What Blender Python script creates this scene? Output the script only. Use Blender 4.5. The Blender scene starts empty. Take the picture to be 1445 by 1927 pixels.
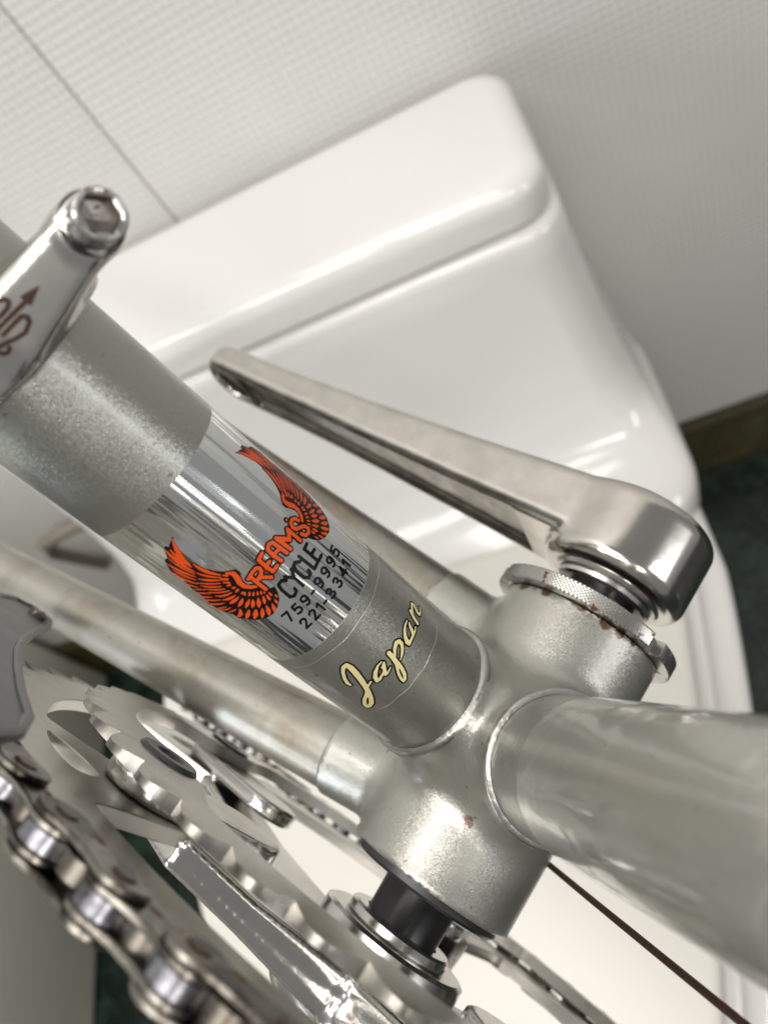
import bpy, math, random
import numpy as np
from mathutils import Matrix, Vector
random.seed(4); rng = np.random.default_rng(4)
D = bpy.data; scene = bpy.context.scene
rad = math.radians

# ------------------------------------------------------------------ camera, world, lights, exposure
RC = np.array([[0.6940843, 0.556851, -0.4562498], [0.287029, -0.7952817, -0.5339863], [-0.6601979, 0.2396746, -0.7118249]])        # bike axes (x forward, y left, z up) seen by the camera
CB = np.array([89.3221, -17.0584, 178.6715])        # camera position in the bike's own frame, millimetres
AR = np.array([[0.9071686, -0.3286747, -0.262713], [-0.1466255, -0.8321639, 0.5347936], [-0.3943934, -0.4466275, -0.803105]])        # room axes seen by the camera
CAMZ = 0.90
cam_d = D.cameras.new('camera'); cam = D.objects.new('camera', cam_d); scene.collection.objects.link(cam)
cam_d.sensor_fit = 'AUTO'; cam_d.sensor_width = 36.0
cam_d.lens = 1522.14 / 1927.0 * 36.0
cam_d.clip_start = 0.005; cam_d.clip_end = 50
m3 = np.c_[AR[:, 0], -AR[:, 1], -AR[:, 2]]
M = Matrix.Identity(4)
for i in range(3):
    for j in range(3): M[i][j] = float(m3[i, j])
M.translation = (0, 0, CAMZ); cam.matrix_world = M
cam_d.dof.use_dof = True; cam_d.dof.focus_distance = 0.152
cam_d.dof.aperture_fstop = cam_d.lens / 1.9
scene.camera = cam

w = D.worlds.new('World'); scene.world = w; w.use_nodes = True
w.node_tree.nodes['Background'].inputs[0].default_value = (1.0, 0.99, 0.97, 1)
w.node_tree.nodes['Background'].inputs[1].default_value = 0.24
def area(name, loc, target, sx, sy, power, col):
    l = D.lights.new(name, 'AREA'); l.shape = 'RECTANGLE'; l.size = sx; l.size_y = sy; l.energy = power; l.color = col
    o = D.objects.new(name, l); scene.collection.objects.link(o); o.location = loc
    o.rotation_euler = (Vector(target) - Vector(loc)).to_track_quat('-Z', 'Y').to_euler()
    return o
for dx in (-.36, .36):  # ceiling light split into two strips to double its streaks in the chrome
    area('ceiling_lamp', (-0.42 + dx * .35, -0.12 + dx, 2.3), (-0.15, 0.2 + dx * .3, 0.4), 1.5, 0.30, 14, (1.0, 0.97, 0.925))
area('streak_strip_light', (0.45, -1.2, 1.9), (0, 0.1, 0.6), 0.75, 0.25, 8, (1.0, 0.95, 0.88))  # unseen strip lamp added for bright streaks in the chrome
for dz in (-.28, .28):  # window light divided in two for more streaks in the chrome
    area('window_pane', (-1.8, -0.7 + dz * .2, 1.25 + dz), (0, 0.1, 0.6), 0.6, 0.42, 5.5, (0.88, 0.95, 1.0))
area('right_fill_light', (1.9, -0.9, 1.3), (0.1, 0.2, 0.6), 0.35, 1.1, 8, (0.97, 0.98, 1.0))  # unseen side lamp added for chrome streaks and a lighter right wall
scene.view_settings.view_transform = 'Standard'; scene.view_settings.look = 'None'
scene.view_settings.exposure = 0.06; scene.view_settings.gamma = 1.0

# ------------------------------------------------------------------ helpers
def newmat(name):
    m = D.materials.new(name); m.use_nodes = True
    return m, m.node_tree, m.node_tree.nodes['Principled BSDF']
def nd(nt, typ, **kw):
    n = nt.nodes.new(typ)
    for k, v in kw.items():
        if k == 'inp':
            for a, b in v.items(): n.inputs[a].default_value = b
        else: setattr(n, k, v)
    return n
def ramp(nt, fac, stops):
    r = nt.nodes.new('ShaderNodeValToRGB')
    e = r.color_ramp.elements
    while len(e) > 1: e.remove(e[-1])
    e[0].position, e[0].color = stops[0][0], (*stops[0][1], 1)
    for p, c in stops[1:]:
        x = e.new(p); x.color = (*c, 1)
    nt.links.new(fac, r.inputs[0]); return r
def objcoord(nt, scale=(1, 1, 1)):
    tc = nt.nodes.new('ShaderNodeTexCoord'); mp = nt.nodes.new('ShaderNodeMapping')
    mp.inputs['Scale'].default_value = scale
    nt.links.new(tc.outputs['Object'], mp.inputs[0]); return mp.outputs[0]
def noise(nt, vec, sc, detail=3, rough=.55, dist=0):
    n = nd(nt, 'ShaderNodeTexNoise', inp={'Scale': sc, 'Detail': detail, 'Roughness': rough, 'Distortion': dist})
    nt.links.new(vec, n.inputs['Vector']); return n
def mixc(nt, fac, a, b):
    n = nt.nodes.new('ShaderNodeMix'); n.data_type = 'RGBA'
    for s, v in ((0, fac), (6, a), (7, b)):
        if hasattr(v, 'links'): nt.links.new(v, n.inputs[s])
        else: n.inputs[s].default_value = (*v, 1) if isinstance(v, tuple) else v
    return n.outputs[2]
def math_(nt, op, a, b=0.0, clamp=False):
    n = nt.nodes.new('ShaderNodeMath'); n.operation = op; n.use_clamp = clamp
    for i, v in enumerate((a, b)):
        if hasattr(v, 'links'): nt.links.new(v, n.inputs[i])
        else: n.inputs[i].default_value = v
    return n.outputs[0]
def bump(nt, height, strength, dist, normal=None):
    b = nt.nodes.new('ShaderNodeBump'); b.inputs['Strength'].default_value = strength; b.inputs['Distance'].default_value = dist
    nt.links.new(height, b.inputs['Height'])
    if normal is not None: nt.links.new(normal, b.inputs['Normal'])
    return b.outputs[0]

def link(o, parent=None, mat=None, label=None, cat=None, group=None, kind=None):
    scene.collection.objects.link(o)
    if parent is not None: o.parent = parent
    if mat is not None: o.data.materials.append(mat)
    for k, v in (('label', label), ('category', cat), ('group', group), ('kind', kind)):
        if v: o[k] = v
    return o
def mk(name, V, F, mat, parent=None, sharp=35, mm=True, **kw):
    me = D.meshes.new(name)
    V = np.asarray(V, float) * (0.001 if mm else 1)
    me.from_pydata(V.tolist(), [], [list(map(int, f)) for f in F]); me.update()
    me.shade_smooth()
    if sharp: me.set_sharp_from_angle(angle=rad(sharp))
    return link(D.objects.new(name, me), parent, mat, **kw)
class MB:
    def __init__(s): s.V = []; s.F = []
    def add(s, V, F):
        b = len(s.V); s.V += [tuple(v) for v in V]; s.F += [tuple(i + b for i in f) for f in F]; return s
    def mk(s, name, mat, parent=None, **kw): return mk(name, s.V, s.F, mat, parent, **kw)
def frame_of(u):
    u = np.asarray(u, float); u = u / np.linalg.norm(u)
    e1 = np.cross((0, 1., 0), u)
    if np.linalg.norm(e1) < 1e-6: e1 = np.array([1., 0, 0])
    e1 /= np.linalg.norm(e1); e2 = np.cross(u, e1)
    return u, e1, e2
def lathe(prof, u, A=(0, 0, 0), n=64, closed=False, caps=False):
    """prof: list of (along, radius)."""
    u, e1, e2 = frame_of(u); A = np.asarray(A, float)
    a = np.arange(n) * 2 * math.pi / n
    V = []; F = []
    for s, r in prof:
        V += list(A + u * s + r * (np.cos(a)[:, None] * e1 + np.sin(a)[:, None] * e2))
    m = len(prof)
    for i in range(m if closed else m - 1):
        k = (i + 1) % m
        for j in range(n):
            jj = (j + 1) % n
            F.append((i * n + j, i * n + jj, k * n + jj, k * n + j))
    if caps:
        F.append(tuple(range(n))[::-1]); F.append(tuple((m - 1) * n + j for j in range(n)))
    return V, F
def sweep(path, radii, n=16, caps=True):
    P = np.asarray(path, float); V = []; F = []
    up = np.array([0.3, 0.2, 1.0])
    for i in range(len(P)):
        t = P[min(i + 1, len(P) - 1)] - P[max(i - 1, 0)]; t /= np.linalg.norm(t)
        x = np.cross(up, t); x /= np.linalg.norm(x); y = np.cross(t, x)
        r = radii[i] if hasattr(radii, '__len__') else radii
        for j in range(n):
            a = 2 * math.pi * j / n; V.append(P[i] + r * (math.cos(a) * x + math.sin(a) * y))
    for i in range(len(P) - 1):
        for j in range(n):
            jj = (j + 1) % n; F.append((i * n + j, i * n + jj, (i + 1) * n + jj, (i + 1) * n + j))
    if caps: F.append(tuple(range(n))[::-1]); F.append(tuple((len(P) - 1) * n + j for j in range(n)))
    return V, F
# signed distance shapes meshed by surface nets
def capcyl(P, A, u, l0, l1, R, rnd=.4):
    u = np.asarray(u, float) / np.linalg.norm(u); q = P - np.asarray(A, float); t = q @ u
    rr = np.linalg.norm(q - t[:, None] * u, axis=1)
    dx = rr - R + rnd; dy = np.maximum(l0 - t, t - l1) + rnd
    return np.minimum(np.maximum(dx, dy), 0) + np.hypot(np.maximum(dx, 0), np.maximum(dy, 0)) - rnd
def rmax(a, b, r):
    a = a + r; b = b + r
    return np.minimum(np.maximum(a, b), 0) + np.hypot(np.maximum(a, 0), np.maximum(b, 0)) - r
def smin(a, b, k):
    h = np.clip(.5 + .5 * (b - a) / k, 0, 1); return b * (1 - h) + a * h - k * h * (1 - h)
def snet(f, lo, hi, h, iters=3):
    lo = np.asarray(lo, float); hi = np.asarray(hi, float)
    n = np.ceil((hi - lo) / h).astype(int) + 1
    ax = [lo[i] + h * np.arange(n[i]) for i in range(3)]
    G = np.stack(np.meshgrid(*ax, indexing='ij'), -1)
    Fv = f(G.reshape(-1, 3)).reshape(n); S = Fv < 0
    c = n - 1; acc = np.zeros((*c, 3)); cnt = np.zeros(c); quads = []
    for a in range(3):
        o = [x for x in range(3) if x != a]
        s0 = [slice(None)] * 3; s1 = [slice(None)] * 3; s0[a] = slice(0, -1); s1[a] = slice(1, None)
        f0 = Fv[tuple(s0)]; f1 = Fv[tuple(s1)]; cr = S[tuple(s0)] != S[tuple(s1)]
        t = np.where(cr, f0 / np.where(f0 == f1, 1, f0 - f1), 0)
        pt = G[tuple(s0)].copy(); pt[..., a] += t * h; pt *= cr[..., None]
        for d1 in (0, 1):
            for d2 in (0, 1):
                sl = [slice(None)] * 3
                sl[o[0]] = slice(d1, n[o[0]] - 1 + d1); sl[o[1]] = slice(d2, n[o[1]] - 1 + d2)
                acc += pt[tuple(sl)]; cnt += cr[tuple(sl)]
        ii = np.argwhere(cr)
        ok = (ii[:, o[0]] > 0) & (ii[:, o[0]] < n[o[0]] - 1) & (ii[:, o[1]] > 0) & (ii[:, o[1]] < n[o[1]] - 1)
        ii = ii[ok]
        e0 = np.zeros(3, int); e0[o[0]] = 1; e1 = np.zeros(3, int); e1[o[1]] = 1
        q = np.stack([ii - e0 - e1, ii - e1, ii, ii - e0], 1)
        ins = S[tuple(ii.T)]
        if a == 1: ins = ~ins
        q[~ins] = q[~ins][:, ::-1]
        quads.append(q)
    act = cnt > 0; idx = -np.ones(c, int); idx[act] = np.arange(act.sum())
    V = acc[act] / cnt[act][:, None]
    q = np.concatenate(quads); Q = idx[q[..., 0], q[..., 1], q[..., 2]]
    Q = Q[(Q >= 0).all(1)]
    e = 1e-3
    for _ in range(iters):
        d = f(V); g = np.stack([(f(V + np.eye(3)[i] * e) - f(V - np.eye(3)[i] * e)) / (2 * e) for i in range(3)], 1)
        g2 = np.maximum((g * g).sum(1), .2); st = (d / g2)[:, None] * g
        L = np.linalg.norm(st, axis=1); st *= np.minimum(1, .5 * h / np.maximum(L, 1e-9))[:, None]
        V = V - st
    return V, Q
def extrude_poly(poly, y0, y1, bev=0.0):
    """closed outline (x, z) extruded along y, with an optional chamfer; n-gon caps."""
    P = np.asarray(poly, float); n = len(P)
    if bev:
        d = np.roll(P, -1, 0) - np.roll(P, 1, 0); nn = np.c_[d[:, 1], -d[:, 0]]; nn /= np.linalg.norm(nn, axis=1)[:, None] + 1e-9
        area2 = (P[:, 0] * np.roll(P[:, 1], -1) - np.roll(P[:, 0], -1) * P[:, 1]).sum()
        if area2 < 0: nn = -nn
        I = P - nn * bev; rows = [(I, y0), (P, y0 + bev), (P, y1 - bev), (I, y1)]
    else: rows = [(P, y0), (P, y1)]
    V = [(p[0], y, p[1]) for R, y in rows for p in R]; F = []
    for k in range(len(rows) - 1):
        for i in range(n):
            j = (i + 1) % n; F.append((k * n + i, k * n + j, (k + 1) * n + j, (k + 1) * n + i))
    F.append(tuple(range(n))[::-1]); F.append(tuple((len(rows) - 1) * n + i for i in range(n)))
    return V, F
def polar(r, a): return (r * math.cos(rad(a)), r * math.sin(rad(a)))

# ------------------------------------------------------------------ materials
def paint_mat(name, base, flake=1.0, rough=.36, coat=.35, coatrough=.12, dirt=.6, wob=0.0, spots=(), tarnish=0.0, scuff=0.0):
    m, nt, b = newmat(name); v = objcoord(nt)
    vo = nd(nt, 'ShaderNodeTexVoronoi', inp={'Scale': 7000.0}); nt.links.new(v, vo.inputs['Vector'])
    vo2 = nd(nt, 'ShaderNodeTexVoronoi', inp={'Scale': 3000.0}); nt.links.new(v, vo2.inputs['Vector'])
    def pert(vv, amt):
        s = nd(nt, 'ShaderNodeVectorMath', operation='SUBTRACT'); s.inputs[1].default_value = (.5, .5, .5); nt.links.new(vv.outputs['Color'], s.inputs[0])
        k = nd(nt, 'ShaderNodeVectorMath', operation='SCALE'); k.inputs['Scale'].default_value = amt; nt.links.new(s.outputs[0], k.inputs[0]); return k.outputs[0]
    geo = nt.nodes.new('ShaderNodeNewGeometry')
    a1 = nd(nt, 'ShaderNodeVectorMath', operation='ADD'); nt.links.new(geo.outputs['Normal'], a1.inputs[0]); nt.links.new(pert(vo, .24 * flake), a1.inputs[1])
    a2 = nd(nt, 'ShaderNodeVectorMath', operation='ADD'); nt.links.new(a1.outputs[0], a2.inputs[0]); nt.links.new(pert(vo2, .03 * flake), a2.inputs[1])
    nm = nd(nt, 'ShaderNodeVectorMath', operation='NORMALIZE'); nt.links.new(a2.outputs[0], nm.inputs[0])
    n1 = noise(nt, v, 55, 5, .6); n2 = noise(nt, v, 420, 3, .6)
    col = mixc(nt, math_(nt, 'MULTIPLY', n1.outputs[0], .35), base, tuple(x * .8 for x in base))
    if tarnish:
        n4 = noise(nt, v, 38, 5, .62, .6); tr = ramp(nt, n4.outputs[0], [(.44, (0, 0, 0)), (.66, (1, 1, 1))])
        col = mixc(nt, math_(nt, 'MULTIPLY', tr.outputs[0], tarnish), col, (base[0] * .62, base[1] * .52, base[2] * .40))
    if scuff:
        n5 = noise(nt, v, 60, 6, .7, 1.0); sr = ramp(nt, n5.outputs[0], [(.55, (0, 0, 0)), (.64, (1, 1, 1))])
        col = mixc(nt, math_(nt, 'MULTIPLY', sr.outputs[0], scuff), col, (.70, .69, .65))
    sp = ramp(nt, n2.outputs[0], [(.0, (0, 0, 0)), (.685, (0, 0, 0)), (.72, (1, 1, 1))])
    col = mixc(nt, math_(nt, 'MULTIPLY', sp.outputs[0], dirt), col, (.10, .07, .045))
    if spots:
        n3 = noise(nt, v, 330, 4, .6)
        for cx, cy, cz, rr_, amt in spots:
            dv = nd(nt, 'ShaderNodeVectorMath', operation='DISTANCE'); nt.links.new(v, dv.inputs[0]); dv.inputs[1].default_value = (cx / 1000, cy / 1000, cz / 1000)
            k = math_(nt, 'ADD', math_(nt, 'MULTIPLY', dv.outputs['Value'], 1000 / rr_), math_(nt, 'MULTIPLY', n3.outputs[0], 1.05))
            rk = ramp(nt, k, [(.0, (1, 1, 1)), (.86, (1, 1, 1)), (1.0, (0, 0, 0))]); rk.color_ramp.elements[2].position = 1.0
            col = mixc(nt, math_(nt, 'MULTIPLY', rk.outputs[0], amt), col, (.13, .06, .028))
    nt.links.new(col, b.inputs['Base Color'])
    b.inputs['Metallic'].default_value = .82
    r = ramp(nt, n1.outputs[0], [(.3, (rough - .05,) * 3), (.75, (rough + .08,) * 3)]); nt.links.new(r.outputs[0], b.inputs['Roughness'])
    nt.links.new(nm.outputs[0], b.inputs['Normal'])
    b.inputs['Coat Weight'].default_value = coat; b.inputs['Coat Roughness'].default_value = coatrough
    if wob:
        wn = noise(nt, objcoord(nt, (30, 60, 30)), 1.0, 3, .5)
        nt.links.new(bump(nt, wn.outputs[0], 1.0, wob), b.inputs['Coat Normal'])
    return m
def ring_mat(name, r0, span, dark):
    m, nt, b = newmat(name); v = objcoord(nt, (1, 0, 1))
    ln = nd(nt, 'ShaderNodeVectorMath', operation='LENGTH'); nt.links.new(v, ln.inputs[0]); n1 = noise(nt, objcoord(nt), 210, 5, .65); n2 = noise(nt, objcoord(nt), 60, 5, .6)
    k = math_(nt, 'ADD', math_(nt, 'MULTIPLY', math_(nt, 'SUBTRACT', ln.outputs['Value'], r0), 1 / span), math_(nt, 'MULTIPLY', math_(nt, 'SUBTRACT', n1.outputs[0], .5), 2.2))
    kr = ramp(nt, k, [(.1, (.64, .62, .58)), (.45, (.50, .47, .42)), (.85, dark)])
    col = mixc(nt, math_(nt, 'MULTIPLY', n2.outputs[0], .55), kr.outputs[0], (.30, .28, .25)); nt.links.new(col, b.inputs['Base Color'])
    w1 = nd(nt, 'ShaderNodeTexNoise', noise_dimensions='1D', inp={'Scale': 2600.0, 'Detail': 2.0}); nt.links.new(ln.outputs['Value'], w1.inputs['W'])
    nt.links.new(bump(nt, w1.outputs[0], .6, .00004), b.inputs['Normal'])
    b.inputs['Metallic'].default_value = .96; nt.links.new(math_(nt, 'ADD', math_(nt, 'MULTIPLY', n1.outputs[0], .22), .20), b.inputs['Roughness']); return m
def metal_mat(name, base, rough=.12, var=.06, bumpd=0.0, stretch=None, rust=0.0, stain=0.0, sc=60, metallic=1.0, rustcol=(.16, .045, .02), each=0.0):
    m, nt, b = newmat(name); v = objcoord(nt)
    n1 = noise(nt, v, sc, 5, .6); col = mixc(nt, math_(nt, 'MULTIPLY', n1.outputs[0], stain), base, tuple(x * .45 for x in base))
    if each:
        oi = nt.nodes.new('ShaderNodeObjectInfo'); va = nd(nt, 'ShaderNodeVectorMath', operation='ADD'); nt.links.new(v, va.inputs[0]); nt.links.new(oi.outputs['Location'], va.inputs[1])
        ng = noise(nt, va.outputs[0], 150, 4, .65, .5); gr = ramp(nt, math_(nt, 'ADD', ng.outputs[0], math_(nt, 'MULTIPLY', math_(nt, 'SUBTRACT', oi.outputs['Random'], .5), .18)), [(.45, (0, 0, 0)), (.60, (1, 1, 1))])
        col = mixc(nt, math_(nt, 'MULTIPLY', gr.outputs[0], each), col, (.022, .017, .013))
    if rust:
        n2 = noise(nt, v, 260, 4, .65); rr = ramp(nt, n2.outputs[0], [(.0, (0, 0, 0)), (1 - rust, (0, 0, 0)), (min(1, 1.06 - rust), (1, 1, 1))])
        col = mixc(nt, rr.outputs[0], col, rustcol)
        mt = math_(nt, 'SUBTRACT', metallic, math_(nt, 'MULTIPLY', rr.outputs[0], .8)); nt.links.new(mt, b.inputs['Metallic'])
        ro = math_(nt, 'ADD', math_(nt, 'MULTIPLY', rr.outputs[0], .5), math_(nt, 'ADD', math_(nt, 'MULTIPLY', n1.outputs[0], var * 2), rough - var)); nt.links.new(ro, b.inputs['Roughness'])
    else:
        b.inputs['Metallic'].default_value = metallic
        nt.links.new(math_(nt, 'ADD', math_(nt, 'MULTIPLY', n1.outputs[0], var * 2), rough - var), b.inputs['Roughness'])
    nt.links.new(col, b.inputs['Base Color'])
    if bumpd:
        n3 = noise(nt, objcoord(nt, stretch or (300, 300, 300)), 1.0, 3, .55)
        nt.links.new(bump(nt, n3.outputs[0], 1.0, bumpd), b.inputs['Normal'])
    return m
def plain_mat(name, base, rough=.5, spec=.5, metallic=0, bumpd=0, sc=200, var=.12):
    m, nt, b = newmat(name); v = objcoord(nt); n1 = noise(nt, v, sc, 4, .6)
    nt.links.new(mixc(nt, n1.outputs[0], tuple(x * (1 - var) for x in base), tuple(min(1, x * (1 + var)) for x in base)), b.inputs['Base Color'])
    b.inputs['Roughness'].default_value = rough; b.inputs['Specular IOR Level'].default_value = spec; b.inputs['Metallic'].default_value = metallic
    if bumpd: nt.links.new(bump(nt, n1.outputs[0], 1.0, bumpd), b.inputs['Normal'])
    return m
polar_ = lambda r, a_: (r * math.cos(rad(a_)), r * math.sin(rad(a_)))
PAINT = paint_mat('silver_green_paint', (.385, .387, .35))
PAINT2 = paint_mat('shell_paint', (.52, .515, .475), flake=1.05, rough=.35, tarnish=.12, spots=[(polar_(20, a_)[0], 33.6, polar_(20, a_)[1], r_, .9) for a_, r_ in ((118, 3.5), (96, 3.0), (70, 2.2), (52, 3.0), (40, 3.2), (30, 2.4))] + [(polar_(20, 62)[0], -18, polar_(20, 62)[1], 3.5, .8), (22, -15.4, 25.5, 4.5, .9), (20, -17, 22, 4.5, .9), (24.5, -14.2, 27, 4, .85), (17.5, -18.5, 18, 3, .6), (3.0, -14.5, 20, 3.2, .7), (-14, -13, 28, 5.0, .7)])
STAYP = paint_mat('stay_paint', (.43, .415, .37), flake=.5, rough=.42, dirt=.8, tarnish=.75)
FILM = paint_mat('filmed_paint', (.48, .48, .44), flake=.35, rough=.40, coat=1.0, coatrough=.10, dirt=.5, wob=.0014, scuff=.45)
WORN = metal_mat('worn_edge', (.66, .64, .60), .36, .12, 1.6e-4, (700, 700, 700), stain=.95, sc=420, rust=.33)
def chrome_mat():
    m, nt, b = newmat('chrome_under_film')
    v1 = noise(nt, objcoord(nt, (230, 230, 8)), 1.0, 3, .5, .7); v2 = noise(nt, objcoord(nt, (105, 105, 5)), 1.0, 2, .45, .9)
    h = math_(nt, 'ADD', math_(nt, 'MULTIPLY', v1.outputs[0], .33), v2.outputs[0])
    nt.links.new(bump(nt, h, 1.0, .0024), b.inputs['Normal'])
    b.inputs['Base Color'].default_value = (.90, .92, .91, 1); b.inputs['Metallic'].default_value = 1; b.inputs['Roughness'].default_value = .10
    b.inputs['Coat Weight'].default_value = .5; b.inputs['Coat Roughness'].default_value = .03
    return m
CHROME = chrome_mat()
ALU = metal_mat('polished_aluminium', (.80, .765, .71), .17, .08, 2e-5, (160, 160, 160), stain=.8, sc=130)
ALUB = metal_mat('bright_aluminium', (.70, .68, .65), .22, .06, 2e-5, (250, 250, 250), stain=.4, sc=120)
RING = ring_mat('ring_aluminium', .0835, .007, (.16, .14, .12))
RINGO = ring_mat('oily_ring_aluminium', .0985, .006, (.07, .058, .045))
STEEL = metal_mat('zinc_steel', (.58, .57, .54), .28, .08, 3e-5, (700, 700, 700), rust=.40, stain=.4)
CHAINP = metal_mat('chain_plate_steel', (.30, .28, .245), .30, .08, 2e-5, (400, 400, 400), each=.85, rust=.38, stain=.6, sc=200)
ROLLER = metal_mat('chain_roller_steel', (.34, .34, .38), .30, .06, each=.7, rust=.33, stain=.5, sc=200)
PIN = metal_mat('pin_steel', (.12, .10, .085), .35, .1, rust=.4, stain=.6, sc=300)
DARKM = metal_mat('grey_anodised', (.13, .13, .138), .36, .08, 2e-5, (200, 200, 200), stain=.5)
RUSTY = metal_mat('rusty_socket', (.32, .29, .27), .38, .1, 4e-5, (800, 800, 800), rust=.46, stain=.6, sc=300)
BLACK = plain_mat('black_sleeve', (.008, .008, .009), .28, .5)
RUSTB = plain_mat('brown_engraving', (.06, .03, .016), .5, .4, metallic=.4, sc=900, var=.5)
CABLE = plain_mat('cable_inner', (.045, .018, .010), .5, .4, bumpd=2e-4, sc=900)
def marble_mat(name, cols, sc, rough):
    m, nt, b = newmat(name); v = objcoord(nt)
    n1 = noise(nt, v, sc, 7, .62, 1.2); n2 = noise(nt, v, sc * 2.3, 5, .6, 2.5)
    r = ramp(nt, n1.outputs[0], [(.25, cols[0]), (.5, cols[1]), (.68, cols[2])])
    vein = ramp(nt, n2.outputs[0], [(.47, (0, 0, 0)), (.50, (1, 1, 1)), (.53, (0, 0, 0))])
    nt.links.new(mixc(nt, math_(nt, 'MULTIPLY', vein.outputs[0], .35), r.outputs[0], cols[3]), b.inputs['Base Color'])
    b.inputs['Roughness'].default_value = rough; return m
CERAMIC = plain_mat('white_ceramic', (.78, .765, .735), .13, .5, sc=6, var=.015)
CERAMIC.node_tree.nodes['Principled BSDF'].inputs['Coat Weight'].default_value = .3
SEATW = plain_mat('cream_plastic', (.72, .695, .635), .42, .5, sc=6, var=.015)
TUBW = plain_mat('offwhite_panel', (.62, .61, .53), .4, .5, sc=8, var=.05)
FLOORM = marble_mat('green_marble', [(.002, .005, .004), (.006, .014, .010), (.03, .055, .04), (.08, .12, .09)], 9, .22)
SKIRTM = marble_mat('olive_marble', [(.030, .023, .007), (.052, .041, .012), (.08, .072, .025), (.05, .065, .025)], 11, .25)
SEAMM = plain_mat('seam_filler', (.70, .66, .58), .8, .2, sc=40, var=.3)
GROUT = plain_mat('grout', (.05, .052, .048), .8, .2)
TUBEM = plain_mat('grey_seam_tube', (.22, .19, .15), .4, .5)
def wall_material():
    m, nt, b = newmat('woven_wall'); v = objcoord(nt)
    sep = nt.nodes.new('ShaderNodeSeparateXYZ'); nt.links.new(v, sep.inputs[0])
    k = 2 * math.pi / .0112
    u_ = math_(nt, 'ADD', sep.outputs[0], sep.outputs[2]); w_ = math_(nt, 'SUBTRACT', sep.outputs[0], sep.outputs[2])
    sx = math_(nt, 'SINE', math_(nt, 'MULTIPLY', u_, k)); sz = math_(nt, 'SINE', math_(nt, 'MULTIPLY', w_, k))
    n1 = noise(nt, v, 500, 3, .6); n2 = noise(nt, v, 7, 4, .6)
    h = math_(nt, 'ADD', math_(nt, 'MULTIPLY', sx, sz), math_(nt, 'MULTIPLY', n1.outputs[0], 1.2))
    nt.links.new(bump(nt, h, 1.0, .00026), b.inputs['Normal'])
    c = mixc(nt, n2.outputs[0], (.74, .725, .69), (.82, .805, .775))
    hc = ramp(nt, math_(nt, 'MULTIPLY', math_(nt, 'MULTIPLY', sx, sz), 1.0), [(.0, (1, 1, 1)), (.6, (.915, .915, .915))])
    mm = nt.nodes.new('ShaderNodeMix'); mm.data_type = 'RGBA'; mm.blend_type = 'MULTIPLY'; mm.inputs[0].default_value = 1
    nt.links.new(c, mm.inputs[6]); nt.links.new(hc.outputs[0], mm.inputs[7]); nt.links.new(mm.outputs[2], b.inputs['Base Color'])
    b.inputs['Roughness'].default_value = .55; return m
WALLM = wall_material()

# ------------------------------------------------------------------ the room behind (metres, z up)
YW = .511
def box(x0, x1, y0, y1, z0, z1, bev=0.0, seg=2):
    import bmesh
    bm = bmesh.new(); bmesh.ops.create_cube(bm, size=1)
    for v in bm.verts: v.co = Vector(((x0 + x1) / 2 + v.co.x * (x1 - x0), (y0 + y1) / 2 + v.co.y * (y1 - y0), (z0 + z1) / 2 + v.co.z * (z1 - z0)))
    if bev: bmesh.ops.bevel(bm, geom=bm.edges[:], offset=bev, segments=seg, affect='EDGES', profile=.5)
    V = [tuple(v.co) for v in bm.verts]; bm.verts.index_update(); F = [[v.index for v in f.verts] for f in bm.faces]; bm.free(); return V, F
wall = mk('wall', *box(-2.4, 2.4, YW + .003, YW + .12, 0, 2.6), SEAMM, mm=False, kind='structure', label='white wall covered with small woven texture panels', cat='wall')
for x0, x1 in ((-2.4, -1.4225), (-1.4215, -.2216), (-.2200, .98), (.981, 2.4)):
    mk('wall_panel', *box(x0, x1, YW, YW + .0032, .098, 2.59, .0014, 3), WALLM, wall, mm=False)
floor = mk('floor', *box(-2.4, 2.4, -2.2, YW + .12, -.08, -.004), GROUT, mm=False, kind='structure', label='floor of dark green marble tiles', cat='floor')
tile0 = None
for i in range(-5, 4):
    for j in range(-3, 2):
        x0 = .055 + i * .30; y1 = YW - .012 - (j + 0) * .30
        if tile0 is None:
            tile0 = mk('tile', *box(-.1485, .1485, -.1485, .1485, -.006, 0, .0015, 1), FLOORM, floor, mm=False, sharp=20); o = tile0
        else:
            o = tile0.copy(); link(o, floor)
        o.location = (x0 + .15, min(y1, YW - .012) - .15 + (0 if y1 <= YW - .011 else -9), 0) if y1 <= YW - .011 else (x0 + .15, YW - .162 - .3 * (j + 6), 0)
skirt = mk('skirting', *box(-2.4, 2.4, YW - .004, YW + .004, 0, .097), GROUT, mm=False, kind='structure', label='olive marble skirting along the foot of the wall', cat='skirting')
for i in range(-4, 4):
    mk('tile', *box(.31 + i * .30 + .001, .31 + (i + 1) * .30 - .001, YW - .012, YW - .0035, .0005, .098, .0012, 1), SKIRTM, skirt, mm=False, sharp=20)

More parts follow.
